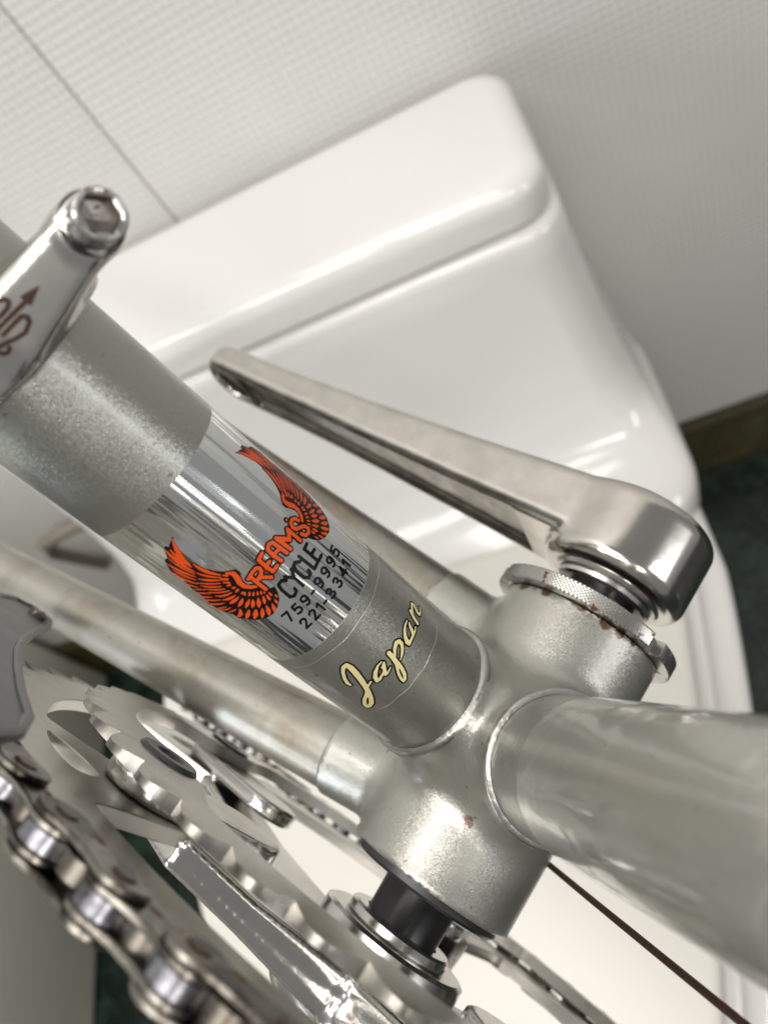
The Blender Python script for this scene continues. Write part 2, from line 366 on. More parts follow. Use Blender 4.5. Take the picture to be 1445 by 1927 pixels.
# the toilet: tank, tank lid, deck and bowl, seat and lid
toilet = D.objects.new('toilet', None); toilet.location = (-.187, .2, 0)
link(toilet, label='white low toilet with rounded tank lid standing against the textured wall', cat='toilet')
def tmk(name, V, F, mat, parent=toilet, **kw):
    V = [(v[0] + .187, v[1] - .2, v[2]) for v in V]; return mk(name, V, F, mat, parent, mm=False, **kw)
XC = -.187
def rrect(cx, cy, hx, hy, r, n=8):
    P = []
    for k, (sx, sy) in enumerate(((1, -1), (1, 1), (-1, 1), (-1, -1))):
        for i in range(n + 1):
            a = rad(-90 + 90 * k + 90 * i / n); P.append((cx + sx * (hx - r) + r * math.cos(a), cy + sy * (hy - r) + r * math.sin(a)))
    return P
def loft(sections):
    """sections: list of (outline, z); capped."""
    V = []; F = []; n = len(sections[0][0])
    for P, z in sections: V += [(x, y, z) for x, y in P]
    for k in range(len(sections) - 1):
        for i in range(n):
            j = (i + 1) % n; F.append((k * n + i, k * n + j, (k + 1) * n + j, (k + 1) * n + i))
    F.append(tuple(range(n))[::-1]); F.append(tuple((len(sections) - 1) * n + i for i in range(n))); return V, F
# tank lid with well rounded top edge
S = []
for k in range(7):
    a = rad(90 * k / 6); d = .016 * (1 - math.cos(a)); S.append((rrect(XC, .442, .214 - d, .062 - d, .026 - d * .6), .578 + .014 * math.sin(a)))
S = [(rrect(XC, .442, .2105, .0585, .025), .5625), (rrect(XC, .442, .2135, .0615, .026), .5635)] + S
tmk('tank_lid', *loft(S), CERAMIC, sharp=50)
S = [(rrect(XC, cy, hx, hy, r), z) for cy, hx, hy, r, z in ((.378, .246, .098, .05, .27), (.378, .251, .102, .05, .30), (.378, .251, .102, .05, .332), (.380, .249, .100, .048, .341), (.386, .246, .094, .046, .3465), (.402, .243, .085, .042, .352),
     (.420, .240, .076, .038, .362), (.432, .236, .073, .034, .378), (.437, .231, .0695, .032, .41), (.440, .224, .068, .030, .46), (.442, .2185, .0672, .029, .533), (.442, .2172, .0665, .028, .551), (.442, .215, .0645, .027, .5555), (.442, .2115, .061, .026, .5575), (.442, .199, .047, .02, .558), (.442, .199, .047, .02, .567))]
tmk('tank', *loft(S), CERAMIC, sharp=50)
def hw(y, w0=.213, L=.484, yb=.25, n=1.15):
    t = max(0, (yb - y) / L); return w0 * math.sqrt(max(0, 1 - min(1, t) ** n))
def dshape(off, yback, w0=.213):
    ys = [.25 - .484 * (1 - math.cos(rad(90 * i / 24))) for i in range(25)]
    Rt = [(hw(y, w0) + off * (1 if y > -.2 else .6), y - (off if y < -.1 else 0)) for y in ys][::-1]      # front tip to back, right half
    cr = .03
    Rt += [(w0 + off - cr + cr * math.cos(rad(90 * i / 6)), yback - cr + cr * math.sin(rad(90 * i / 6))) for i in range(7)]
    Rt[0] = (.004, Rt[0][1])
    return [(XC + x, y) for x, y in Rt] + [(XC - x, y) for x, y in Rt[::-1]]
def plate(name, off, yback, z0, z1, mat, r=.006, w0=.213):
    S = [(dshape(off - r, yback - r, w0), z0)] + [(dshape(off - r * (1 - math.sin(rad(a))), yback - r * (1 - math.sin(rad(a))), w0), z) for a, z in ((60, z0 + .001), (90, z0 + .003), (90, z1 - r), (60, z1 - r * .5), (30, z1 - r * .13))]
    S += [(dshape(off - r * 1.0, yback - r, w0), z1)]
    tmk(name, *loft(S), mat, sharp=50)
plate('seat_lid', .0, .295, .338, .358, SEATW, .007)
plate('seat', .010, .290, .312, .3335, CERAMIC, .005)
plate('bowl_rim', .016, .380, .262, .3075, CERAMIC, .010, .230)
S = [([(XC + (x - XC) * k, .12 + (y - .12) * k2 + dy) for x, y in dshape(.012, .37)], z) for k, k2, dy, z in ((.62, .62, .09, 0), (.60, .60, .10, .05), (.66, .70, .07, .14), (.9, .93, .02, .23), (1, 1, 0, .27))]
tmk('bowl', *loft(S), CERAMIC, sharp=60)

P = [(-.445, .47, .36), (-.465, .46, .375), (-.50, .455, .378), (-.535, .46, .365), (-.552, .47, .335), (-.556, .485, .29), (-.556, .497, .25)]
V, F = sweep(P, .0075, 14); mk('seam_tube', V, F, TUBEM, mm=False, label='thin grey tube along a dark curved seam beside the left end of the toilet tank', cat='hose')  # tube modelled in place of a dark rounded seam line
mk('panel', *box(-1.15, -.752, -1.2, YW - .014, 0, .52, .012, 3), TUBW, mm=False, label='pale blurred panel standing on the floor left of the toilet', cat='panel')

# ------------------------------------------------------------------ the bicycle
bike = D.objects.new('bicycle', None)
Rm = AR @ RC; tl = np.array([0, 0, CAMZ]) - Rm @ CB / 1000
Mb = Matrix.Identity(4)
for i in range(3):
    for j in range(3): Mb[i][j] = float(Rm[i, j])
Mb.translation = Vector(tl.tolist()); bike.matrix_world = Mb
link(bike, label='silver grey bicycle frame seen close at its bottom bracket, with polished cranks and chain', cat='bicycle')
US = np.array([-0.28401534, 0, 0.95881973]); UD = np.array([0.70119849, 0, 0.71296611])
Yv = np.array([0, 1., 0])
def stay_axis(sg):
    u = np.array([-1, sg * .1158, .2045]); return np.array([-10, sg * 19.637, -.81]), u / np.linalg.norm(u)

# frame tubes
def tube_prof(s0, s1, r, step=10): 
    n = max(2, int((s1 - s0) / step)); return [(s0 + (s1 - s0) * i / n, r) for i in range(n + 1)]
seat_tube = mk('seat_tube', *lathe([(20, 14.2)] + tube_prof(25, 67.45, 14.3) + [(67.5, 14.22), (67.5, 14.05)] , US, n=128), PAINT, bike)
V, F = lathe([(107.5, 14.05), (107.5, 14.22)] + tube_prof(107.55, 530, 14.3), US, n=128)
mk('upper_paint', V, F, PAINT, seat_tube)
V, F = lathe(tube_prof(67.2, 107.8, 14.26, 1), (0, 0, 1), n=240)
chrome = mk('chrome_band', V, F, CHROME, seat_tube)
chrome.rotation_euler = (0, math.atan2(US[0], US[2]), 0)
down_tube = mk('down_tube', *lathe(tube_prof(20, 640, 14.3), UD, n=128), PAINT, bike)
a = np.arange(128) * 2 * math.pi / 128
V, F = lathe([(50, 14.32), (50.15, 14.5)] + tube_prof(50.6, 640, 14.52, 4), UD, n=160)
V = np.array(V); ring = V[:320]
mk('clear_film', V, F, FILM, down_tube)
mk('top_tube', *lathe(tube_prof(8, 540, 12.7, 40), (1, 0, 0), US * 505, n=48), PAINT, bike)
for sg in (-1, 1):
    A0, u = stay_axis(sg)
    mk('chain_stay', *lathe([(L, max(6.5, 10.4 - .0148 * L)) for L in range(5, 420, 12)], u, A0, 64), STAYP, bike)

# bottom bracket shell with the four lug sockets, one blended surface
def f_shell(P):
    d = capcyl(P, (0, 0, 0), Yv, -40, 40, 20.0, .2)
    d = smin(d, capcyl(P, (0, 0, 0), US, 0, 31.0, 15.35, .35), 7)
    d = smin(d, capcyl(P, (0, 0, 0), UD, 0, 33.8, 15.4, .35), 7)
    for sg in (-1, 1):
        A0, u = stay_axis(sg); d = smin(d, capcyl(P, A0, u, 0, 27.0, 10.75, .7), 5)
    d = rmax(d, np.abs(P[:, 1]) - 34, .5)
    bore = rmax(np.hypot(P[:, 0], P[:, 2]) - 17.2, 27 - np.abs(P[:, 1]), .3)
    return rmax(d, -bore, .3)
V, Q = snet(f_shell, (-48, -37, -24), (46, 37, 44), .8)
shell = mk('bottom_bracket_shell', V, Q, PAINT2, bike, sharp=50)
def rim(u, s0, R, name, seed):
    r_ = np.random.default_rng(seed); n = 160; V = []; F = []
    u, e1, e2 = frame_of(u); ph = r_.random(6) * 6.28
    for j in range(n):
        a_ = 2 * math.pi * j / n; wv = sum(math.sin((k + 2) * a_ + ph[k]) for k in range(6)) / 6
        jag = (r_.random() - .5) * .12
        er = math.cos(a_) * e1 + math.sin(a_) * e2
        for ds, rr in ((-1.75 - .6 * wv + jag, R + .03), (-1.2 - .4 * wv + jag, R + .16 + jag * .5), (-.1, R + .08), (.22, R - .35), (.42 + jag, 14.36)):
            V.append(u * (s0 + ds) + er * rr)
    for j in range(n):
        k = (j + 1) % n
        for i in range(4): F.append((j * 5 + i, k * 5 + i, k * 5 + i + 1, j * 5 + i + 1))
    mk(name, V, F, WORN, shell, sharp=None)
rim(US, 31.0, 15.35, 'lug_edge', 1); rim(UD, 33.8, 15.4, 'lug_edge', 2)
# fixed cup, spindle and black sleeve
mk('fixed_cup', *lathe([(-33.5, 9), (-33.5, 17.9), (-35.4, 17.9), (-36.0, 17.4), (-36.2, 9)], Yv, n=96), DARKM, bike, sharp=30)
mk('spindle', *lathe([(-52, 7), (-52, 7.2), (52, 7.2), (52, 7)], Yv, n=48), STEEL, bike)
sl = mk('dust_sleeve', *lathe([(-36.0, 8.9), (-45.5, 8.6), (-46.8, 9.3), (-47.5, 9.3)], Yv, n=64), BLACK, bike)
mk('dust_sleeve', *lathe([(33, 8.8), (45.5, 8.6)], Yv, n=64), BLACK, bike)
mk('adjustable_cup', *lathe([(33.2, 18.4), (36, 18.4), (36.4, 18), (36.4, 8.5)], Yv, n=96), DARKM, bike, sharp=30)
# knurled lockring with six notches
nA = 540; rows = 9; V = []; F = []; notch = [148 + 60 * k for k in range(6)]
y0, y1 = 34.15, 37.9
for j in range(nA):
    ad = j * 360 / nA
    dn = min(abs((ad - (20 + 120 * k) + 180) % 360 - 180) for k in range(3))
    inn = dn < 5.0
    ca, sa_ = math.cos(rad(ad)), math.sin(rad(ad))
    R0 = 20.6 if inn else 23.0
    V.append((R0 * ca - .25 * ca, y0, R0 * sa_ - .25 * sa_))
    for i in range(rows):
        yy = y0 + .25 + (y1 - y0 - .5) * i / (rows - 1)
        kn = 0 if inn else .22 * (((j // 2 + i) % 2) * ((j % 2) * .5 + .5) - .5)
        V.append(((R0 + kn) * ca, yy, (R0 + kn) * sa_))
    V.append(((R0 - .3) * ca, y1, (R0 - .3) * sa_)); V.append((18 * ca, y1, 18 * sa_)); V.append((18 * ca, y0, 18 * sa_))
m = rows + 4
for j in range(nA):
    k = (j + 1) % nA
    for i in range(m): F.append((j * m + i, k * m + i, k * m + (i + 1) % m, j * m + (i + 1) % m))
mk('lockring', V, F, STEEL, bike, sharp=22)

# left crank arm, pointing back
AC = 173.0; uc = np.array([math.cos(rad(AC)), 0, math.sin(rad(AC))]); vc = np.array([math.sin(rad(180 - AC)), 0, math.cos(rad(180 - AC))])
def f_crank(P):
    r = P @ uc; v = P @ vc; y = P[:, 1]
    rc = np.clip(r, 0, 157); h = np.interp(rc, [0, 25, 50, 90, 130, 157], [17.6, 15.8, 13.8, 12.0, 11.4, 12.2])
    yi = np.interp(rc, [0, 28, 60, 110, 170], [50, 52, 54, 57, 59.5]); yo = np.interp(rc, [0, 28, 60, 110, 170], [68, 68, 68.2, 68.6, 69])
    d = rmax(np.hypot(r - rc, v) - h, np.abs(y - (yi + yo) / 2) - (yo - yi) / 2, 3.2)
    boss = rmax(np.hypot(r, v) - 18.8, np.abs(y - 57.5) - 11.0, 4.0)
    d = smin(d, boss, 1.6)
    gr = np.maximum(np.abs(v) - (h - 5.5), np.abs(r - 88) - 58); gr = np.hypot(np.maximum(gr, 0) , np.maximum(y - yi - .2, 0)) - 1.9
    hh = np.clip(.5 - .5 * (d + gr) / 1.6, 0, 1); d = d * (1 - hh) - gr * hh + 1.6 * hh * (1 - hh)
    eye = rmax(np.hypot(r - 157, v) - 7, np.abs(y - 58) - 9, .3)
    return rmax(d, -eye, .6)
V, Q = snet(f_crank, (-186, 44, -24), (24, 74, 40), .8)
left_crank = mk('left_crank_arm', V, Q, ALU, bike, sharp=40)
nt = ALU.node_tree; b = nt.nodes['Principled BSDF']                # dark reflection on the arm's inner face, painted into the base colour
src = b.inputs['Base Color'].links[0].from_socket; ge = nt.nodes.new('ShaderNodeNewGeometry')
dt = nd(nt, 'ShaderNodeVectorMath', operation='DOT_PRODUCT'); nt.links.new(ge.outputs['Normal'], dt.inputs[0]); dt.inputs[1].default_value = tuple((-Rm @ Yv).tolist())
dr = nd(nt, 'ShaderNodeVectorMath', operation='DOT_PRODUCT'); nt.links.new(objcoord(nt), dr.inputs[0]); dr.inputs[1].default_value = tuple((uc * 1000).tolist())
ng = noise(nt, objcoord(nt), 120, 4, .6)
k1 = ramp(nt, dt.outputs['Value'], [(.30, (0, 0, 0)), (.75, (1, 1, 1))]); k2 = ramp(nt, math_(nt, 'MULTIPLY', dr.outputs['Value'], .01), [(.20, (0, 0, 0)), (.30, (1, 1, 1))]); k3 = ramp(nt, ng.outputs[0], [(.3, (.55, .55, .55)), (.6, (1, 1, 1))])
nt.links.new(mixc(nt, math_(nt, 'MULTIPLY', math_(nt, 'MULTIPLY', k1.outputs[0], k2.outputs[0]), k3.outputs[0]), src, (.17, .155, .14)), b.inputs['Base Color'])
mk('boss_washer', *lathe([(43.6, 8.4), (43.6, 11.6), (44.2, 12.3), (45.2, 12.5), (45.6, 12.0), (45.6, 13.6), (46.4, 14.2), (47.2, 14.2), (47.2, 9)], Yv, n=96), ALUB, left_crank, sharp=30)

# right crank: hub, five spider arms, crank arm
A5 = [107 + 72 * k for k in range(5)]
def f_spider(P):
    x, y, z = P.T; rr = np.hypot(x, z)
    d = rmax(rr - 20, np.abs(y + 60.5) - 8.5, 3)
    for ad in A5:
        u = np.array([math.cos(rad(ad)), 0, math.sin(rad(ad))]); v = np.array([-u[2], 0, u[0]])
        r = P @ u; t = P @ v; rc = np.clip(r, 0, 66)
        h = np.interp(rc, [0, 20, 45, 66], [17, 13.5, 10.8, 10.2]); yo = np.interp(rc, [0, 22, 45, 66], [-69, -64, -58, -53.0]); yi = np.interp(rc, [0, 22, 45, 58, 66], [-55, -54, -51, -48.3, -46.6])
        qy = np.clip((y - yi) / (yo - yi), 0, 1); h = h - .55 * np.sin(math.pi * qy) * (.6 + .4 * np.cos(4 * math.pi * qy)) - 1.2 * qy ** 2
        arm = rmax(rmax(np.abs(t) - h, np.maximum(r - 65.5, -r), 1.0), np.abs(y - (yo + yi) / 2) - (yi - yo) / 2, 1.3)
        d = smin(d, arm, 3.0)
        rc2 = np.clip(r, 50, 72)
        tab = rmax(np.hypot(r - rc2, t) - 8.4, np.abs(y + 44.35) - 2.15, .9)
        d = smin(d, tab, 1.2)
    uk = np.array([math.cos(rad(-1)), 0, math.sin(rad(-1))]); vk = np.array([-uk[2], 0, uk[0]])
    r = P @ uk; rc = np.clip(r, 0, 60)
    d = smin(d, rmax(np.hypot(r - rc, P @ vk) - 14, np.abs(y + 62) - 7, 3), 5)
    return d
V, Q = snet(f_spider, (-84, -72, -84), (84, -40, 84), .75)
Ed = np.concatenate([Q[:, [0, 1]], Q[:, [1, 2]], Q[:, [2, 3]], Q[:, [3, 0]]])
for it in range(10):                                                  # even out the polished faces
    ac = np.zeros_like(V); ct = np.zeros(len(V))
    for a_, b_ in ((0, 1), (1, 0)): np.add.at(ac, Ed[:, a_], V[Ed[:, b_]]); np.add.at(ct, Ed[:, a_], 1)
    V = V + (.5 if it % 2 == 0 else -.48) * (ac / ct[:, None] - V)
right_crank = mk('right_crank_arm', V, Q, ALUB, bike, sharp=40)
mk('boss_washer', *lathe([(-44.9, 9.0), (-44.9, 11.9), (-45.5, 12.5), (-47.2, 12.6), (-47.6, 12.2), (-47.4, 16.6), (-48.1, 17.6), (-52.5, 17.6), (-52.5, 10)], Yv, n=96), ALUB, right_crank, sharp=30)

# chainrings
def chainring(name, T, yc, th, inner, mat, tip, root_d):
    R = 12.7 / 2 / math.sin(math.pi / T); N = T * 16; V = []; F = []
    root = R - 2.4; tipr = R + tip; rows = []
    for j in range(N):
        ad = 360 * j / N; ph = (j / 16 + .5) % 1.0; x = abs(ph - .5) * 2           # 0 at the tooth tip, 1 in the gap
        t = .5 + .5 * math.cos(math.pi * min(1, x * 1.02)); t = t ** .5
        ro = root + (tipr - root) * t; ri = inner(ad); rm = root - root_d
        c, s = math.cos(rad(ad)), math.sin(rad(ad)); tw = th / 2 - .75 * t
        for r, y in ((ri, -th / 2), (ri, th / 2), (rm, th / 2), (root - .6, th / 2 - .25), (ro, tw - .1), (ro, -tw + .1), (root - .6, -th / 2 + .25), (rm, -th / 2)):
            V.append((r * c, yc + y, r * s))
    for j in range(N):
        k = (j + 1) % N
        for i in range(8): F.append((j * 8 + i, j * 8 + (i + 1) % 8, k * 8 + (i + 1) % 8, k * 8 + i))
    return mk(name, V, F, mat, bike, sharp=32)
def tabs(base, tab, halfw, soft):
    def g(ad):
        d = min(abs((ad - a5 + 180) % 360 - 180) for a5 in A5)
        t = min(1, max(0, (d - halfw) / soft)); t = t * t * (3 - 2 * t); return tab + (base - tab) * t
    return g
ring_in = chainring('inner_chainring', 42, -40.6, 3.0, tabs(75.0, 67.0, 4.0, 15), RING, 1.2, 3.5)

def plate_ring(name, T, yc, th, inner, mat, slots):
    """flat ring with teeth, tabs and cut-outs: a filled outline with real thickness."""
    R = 12.7 / 2 / math.sin(math.pi / T); cu = D.curves.new(name, 'CURVE'); cu.dimensions = '2D'; cu.fill_mode = 'BOTH'; cu.extrude = th / 2000 - .0002; cu.bevel_depth = .0002; cu.bevel_resolution = 0; cu.offset = -.0002
    def spl(P):
        sp = cu.splines.new('POLY'); sp.points.add(len(P) - 1); sp.use_cyclic_u = True
        for q, (x, z) in zip(sp.points, P): q.co = (x / 1000, z / 1000, 0, 1)
    out = []
    for j in range(T * 12):
        x = abs((j / 12 + .5) % 1.0 - .5) * 2; t = (.5 + .5 * math.cos(math.pi * x)) ** .55; out.append(polar(R - 3.3 + 5.0 * t, 360 * j / (T * 12)))
    spl(out); spl([polar(inner(j * .5), j * .5) for j in range(720)])
    for P in slots: spl(P)
    tmp = D.objects.new('tmp', cu); scene.collection.objects.link(tmp); bpy.context.view_layer.update()
    me = D.meshes.new_from_object(tmp.evaluated_get(bpy.context.evaluated_depsgraph_get())); D.objects.remove(tmp); D.curves.remove(cu)
    co = np.empty(len(me.vertices) * 3); me.vertices.foreach_get('co', co); co = co.reshape(-1, 3)
    me.vertices.foreach_set('co', np.c_[co[:, 0], yc / 1000 - co[:, 2], co[:, 1]].ravel()); me.update(); me.name = name; me.materials.clear()
    me.shade_smooth(); me.set_sharp_from_angle(angle=rad(30))
    return link(D.objects.new(name, me), bike, mat)
SL = [(-37.5, 82.2), (-31, 85.6), (-24, 87.3), (-18.5, 86.0), (-22, 77.4)]
for _ in range(2):
    SL = [p for (x0, z0), (x1, z1) in zip(SL, SL[1:] + SL[:1]) for p in ((x0 * .75 + x1 * .25, z0 * .75 + z1 * .25), (x0 * .25 + x1 * .75, z0 * .25 + z1 * .75))]
slots = []
for k in range(5):
    c, s_ = math.cos(rad(72 * k)), math.sin(rad(72 * k)); slots.append([(x * c - z * s_, x * s_ + z * c) for x, z in SL])
ring_out = plate_ring('outer_chainring', 52, -48.0, 3.0, tabs(90.0, 64.5, 7.2, 5.5), RINGO, slots)
for ad in A5:
    x, z = polar(72, ad)
    mk('chainring_bolt', *lathe([(-39.3, 2.6), (-38.7, 2.7), (-38.3, 3.1), (-38.3, 5.6), (-38.9, 6.1), (-39.15, 6.1)], Yv, (x, 0, z), 48), DARKM, ring_in, sharp=30)
    V, F = [], []
    bm_ = MB()
    for da in (20, 110):
        c, s = math.cos(rad(da)), math.sin(rad(da)); pts = [(6 * c - .6 * s, 6 * s + .6 * c), (-6 * c - .6 * s, -6 * s + .6 * c), (-6 * c + .6 * s, -6 * s - .6 * c), (6 * c + .6 * s, 6 * s - .6 * c)]

# chain: inner and outer links on the big ring, and the lower run leading back
chain = D.objects.new('chain', None); link(chain, bike)
def link_plate():
    P = []
    for k in range(-8, 9): a_ = rad(90 + k * 11.0 - 0); P.append((-6.35 - 4.1 * math.sin(rad(90 + k * 13.5)) * 1.0, 4.1 * math.cos(rad(90 + k * 13.5)) * -1.0))
    L_ = []
    for k in range(17): a_ = rad(60 + 240 * k / 16); L_.append((-6.35 + 4.15 * math.cos(a_), 4.15 * math.sin(a_)))
    Rr = [(-x, -z) for x, z in L_]
    waist = 3.0
    return L_ + [(-1.8, -waist), (1.8, -waist)] + Rr + [(1.8, waist), (-1.8, waist)]
pv, pf = extrude_poly(link_plate(), -.5, .5, .22)
plate_me = None; roller_me = None; pin_me = None
Rc = 12.7 / 2 / math.sin(math.pi / 52); joints = []
st = 360 / 52; phs = 13.5 * st
for k in range(0, 9): joints.append((*polar(Rc, phs - k * st),))
top = [(joints[0][0] - 12.68 * (k + 1), joints[0][1] - .5 * (k + 1)) for k in range(4)][::-1]
near = top + joints
lower = [polar(Rc, -50 - k * st) for k in range(7)]
lx, lz = lower[-1]; lower += [(lx - 12.66 * (k + 1), lz + .9 * (k + 1)) for k in range(15)]
def make_chain(js, par0):
    global plate_me, roller_me, pin_me
    for i, (x, z) in enumerate(js):
        for (me_key, prof, mat, nm) in (('r', [(-1.25, 2.2), (-1.25, 3.7), (-1.1, 3.87), (1.1, 3.87), (1.25, 3.7), (1.25, 2.2)], ROLLER, 'roller'), ('p', [(-3.6, .1), (-3.6, 1.5), (-3.35, 1.8), (3.35, 1.8), (3.6, 1.5), (3.6, .1)], PIN, 'pin')):
            me = roller_me if me_key == 'r' else pin_me
            if me is None:
                o = mk(nm, *lathe(prof, Yv, n=28), mat, chain, sharp=30)
                if me_key == 'r': roller_me = o.data
                else: pin_me = o.data
            else: o = link(D.objects.new(nm, me), chain)
            o.location = (x / 1000, -.048, z / 1000)
        if i + 1 < len(js):
            x2, z2 = js[i + 1]; ang = math.atan2(z2 - z, x2 - x); outer = (i + par0) % 2
            for sg in (-1, 1):
                if plate_me is None:
                    o = mk('link_plate', pv, pf, CHAINP, chain, sharp=30); plate_me = o.data
                else: o = link(D.objects.new('link_plate', plate_me), chain)
                off = 2.85 if outer else 1.78
                o.location = ((x + x2) / 2000, -.048 + sg * off / 1000, (z + z2) / 2000); o.rotation_euler = (0, -ang, 0)
make_chain(near, 0); make_chain(lower, 0)

# front derailleur: clamp, bolt and cage
fd = D.objects.new('front_derailleur', None); link(fd, bike)
BA = np.array([0.94, 0.10, 0.32]); BA /= np.linalg.norm(BA); BH = np.array([-11.48, 16.84, 143.09])
E1 = np.cross(Yv, US)
def f_clamp(P):
    q = P - 0; s = P @ US; rr = np.linalg.norm(P - s[:, None] * US, axis=1)
    d = rmax(np.abs(rr - 16) - 1.6, np.abs(s - 138.6) - 5.3, .7)
    A_ = US * 138.6 + E1 * 15.5 + Yv * 1.0; B_ = BH - BA * 7.4
    ab = B_ - A_; L = np.linalg.norm(ab); ab /= L
    t = np.clip((P - A_) @ ab, 0, L); w_ = P - A_ - t[:, None] * ab
    n2 = np.abs(w_ @ US); w3 = np.linalg.norm(w_ - (w_ @ US)[:, None] * US, axis=1)
    hs = np.interp(t, [0, L], [5.2, 3.9]); ht = np.interp(t, [0, L], [4.4, 3.8])
    body = rmax(n2 - hs, w3 - ht, 1.6)
    d = smin(d, body, 3)
    d = smin(d, capcyl(P, BH - BA * 5.2, BA, -9, 0, 4.1, .8), 2)
    return np.maximum(d, 14.35 - rr)
V, Q = snet(f_clamp, (-66, -22, 112), (4, 26, 158), .6)
clamp = mk('clamp', V, Q, ALUB, fd, sharp=40)
def hexsock():
    n = 48; u, e1, e2 = frame_of(BA); V = []; F = []
    def ringp(s, rf): return [BH + u * s + rf(2 * math.pi * j / n) * (math.cos(2 * math.pi * j / n) * e1 + math.sin(2 * math.pi * j / n) * e2) for j in range(n)]
    hx = lambda a_: 2.3 / math.cos((a_ + .3) % (math.pi / 3) - math.pi / 6)
    for s, rf in ((-5.2, lambda a_: 3.0), (-5.2, lambda a_: 3.5), (-.35, lambda a_: 3.5), (0, lambda a_: 3.2), (0, lambda a_: 2.8), (-.25, hx), (-2.5, hx), (-2.9, lambda a_: .05)): V += ringp(s, rf)
    for i in range(7):
        for j in range(n): F.append((i * n + j, i * n + (j + 1) % n, (i + 1) * n + (j + 1) % n, (i + 1) * n + j))
    return V, F
V, F = hexsock(); nb = 4 * 48
cb = mk('clamp_bolt', V, F, STEEL, fd, sharp=30); cb.data.materials.append(RUSTY); cb.data.polygons.foreach_set('material_index', [1 if i >= 5 * 48 else 0 for i in range(len(F))])
mk('bolt_washer', *lathe([(-5.4, 3.2), (-5.4, 4.3), (-4.5, 4.25), (-4.5, 3.2)], BA, BH, 40), BLACK, fd)
EMB = [[[-21.2,-1.56,139.61,0.85,-0.45,0.25],[-20.89,-0.85,139.68,0.88,-0.39,0.27],[-20.6,-0.14,139.75,0.88,-0.4,0.27],[-20.29,0.56,139.83,0.87,-0.43,0.26],[-19.95,1.26,139.91,0.85,-0.45,0.26],[-19.6,1.97,139.99,0.85,-0.45,0.26],[-19.25,2.67,140.06,0.85,-0.45,0.26],[-18.89,3.38,140.14,0.85,-0.45,0.26],[-18.54,4.08,140.21,0.85,-0.45,0.26]],[[-20.82,-1.34,138.74,0.87,-0.42,0.26],[-20.62,-0.83,138.8,0.88,-0.39,0.27],[-20.41,-0.32,138.86,0.88,-0.4,0.26],[-20.2,0.18,138.93,0.87,-0.41,0.26],[-19.97,0.69,138.99,0.86,-0.43,0.26],[-19.82,1.01,139.03,0.86,-0.44,0.26],[-19.66,1.33,139.07,0.85,-0.45,0.26],[-19.5,1.65,139.11,0.85,-0.45,0.26],[-19.34,1.98,139.15,0.85,-0.45,0.26],[-19.26,2.07,139.04,0.85,-0.45,0.26],[-19.17,2.17,138.93,0.85,-0.45,0.26],[-19.09,2.26,138.82,0.85,-0.45,0.26],[-19.0,2.36,138.7,0.85,-0.45,0.26],[-18.99,2.29,138.54,0.85,-0.45,0.25],[-18.98,2.22,138.38,0.85,-0.45,0.25],[-18.97,2.15,138.22,0.85,-0.45,0.25],[-18.96,2.08,138.06,0.85,-0.45,0.25],[-19.07,1.77,137.9,0.85,-0.45,0.25],[-19.19,1.47,137.73,0.85,-0.45,0.25],[-19.3,1.15,137.56,0.86,-0.45,0.25],[-19.42,0.84,137.4,0.86,-0.44,0.25],[-19.57,0.55,137.41,0.87,-0.43,0.26],[-19.72,0.25,137.43,0.87,-0.42,0.26],[-19.86,-0.04,137.45,0.88,-0.41,0.26],[-20.0,-0.34,137.47,0.88,-0.4,0.26],[-20.16,-0.64,137.55,0.88,-0.39,0.26],[-20.32,-0.94,137.64,0.89,-0.38,0.26],[-20.48,-1.25,137.72,0.87,-0.41,0.26],[-20.66,-1.55,137.8,0.85,-0.45,0.25],[-20.83,-1.84,137.84,0.84,-0.49,0.25],[-21.02,-2.13,137.87,0.82,-0.52,0.24],[-21.22,-2.42,137.9,0.8,-0.55,0.24],[-21.42,-2.71,137.92,0.79,-0.57,0.23]],[[-20.49,1.54,142.15,0.85,-0.45,0.27],[-19.98,2.29,141.8,0.85,-0.45,0.26],[-19.8,2.35,141.32,0.85,-0.45,0.26],[-19.97,1.78,140.86,0.85,-0.45,0.26],[-20.46,0.7,140.63,0.86,-0.43,0.26],[-20.93,-0.32,140.58,0.88,-0.4,0.27]],[[-21.58,-3.07,137.54,0.78,-0.58,0.23],[-21.52,-3.04,137.38,0.78,-0.58,0.23],[-21.45,-3.02,137.22,0.78,-0.58,0.23],[-21.39,-3.0,137.06,0.78,-0.58,0.23],[-21.33,-2.98,136.9,0.78,-0.58,0.23],[-21.22,-2.86,136.87,0.78,-0.58,0.23],[-21.12,-2.73,136.84,0.79,-0.57,0.23],[-21.02,-2.6,136.82,0.79,-0.56,0.23],[-20.92,-2.47,136.79,0.8,-0.55,0.24],[-20.84,-2.32,136.86,0.81,-0.54,0.24],[-20.77,-2.18,136.93,0.81,-0.53,0.24],[-20.7,-2.03,137.0,0.82,-0.51,0.24],[-20.63,-1.88,137.07,0.83,-0.5,0.25],[-20.66,-1.89,137.17,0.83,-0.5,0.25],[-20.69,-1.9,137.26,0.83,-0.5,0.25],[-20.72,-1.91,137.35,0.83,-0.5,0.25],[-20.76,-1.91,137.45,0.83,-0.5,0.25]],[[-17.6,6.1,140.66,0.85,-0.45,0.26],[-18.3,4.9,140.84,0.85,-0.45,0.26],[-18.99,3.68,141.0,0.85,-0.45,0.26],[-18.79,3.63,140.23,0.85,-0.45,0.26],[-18.53,3.64,139.41,0.85,-0.45,0.26],[-18.06,4.88,140.04,0.85,-0.45,0.26]]]
V = []; F = []
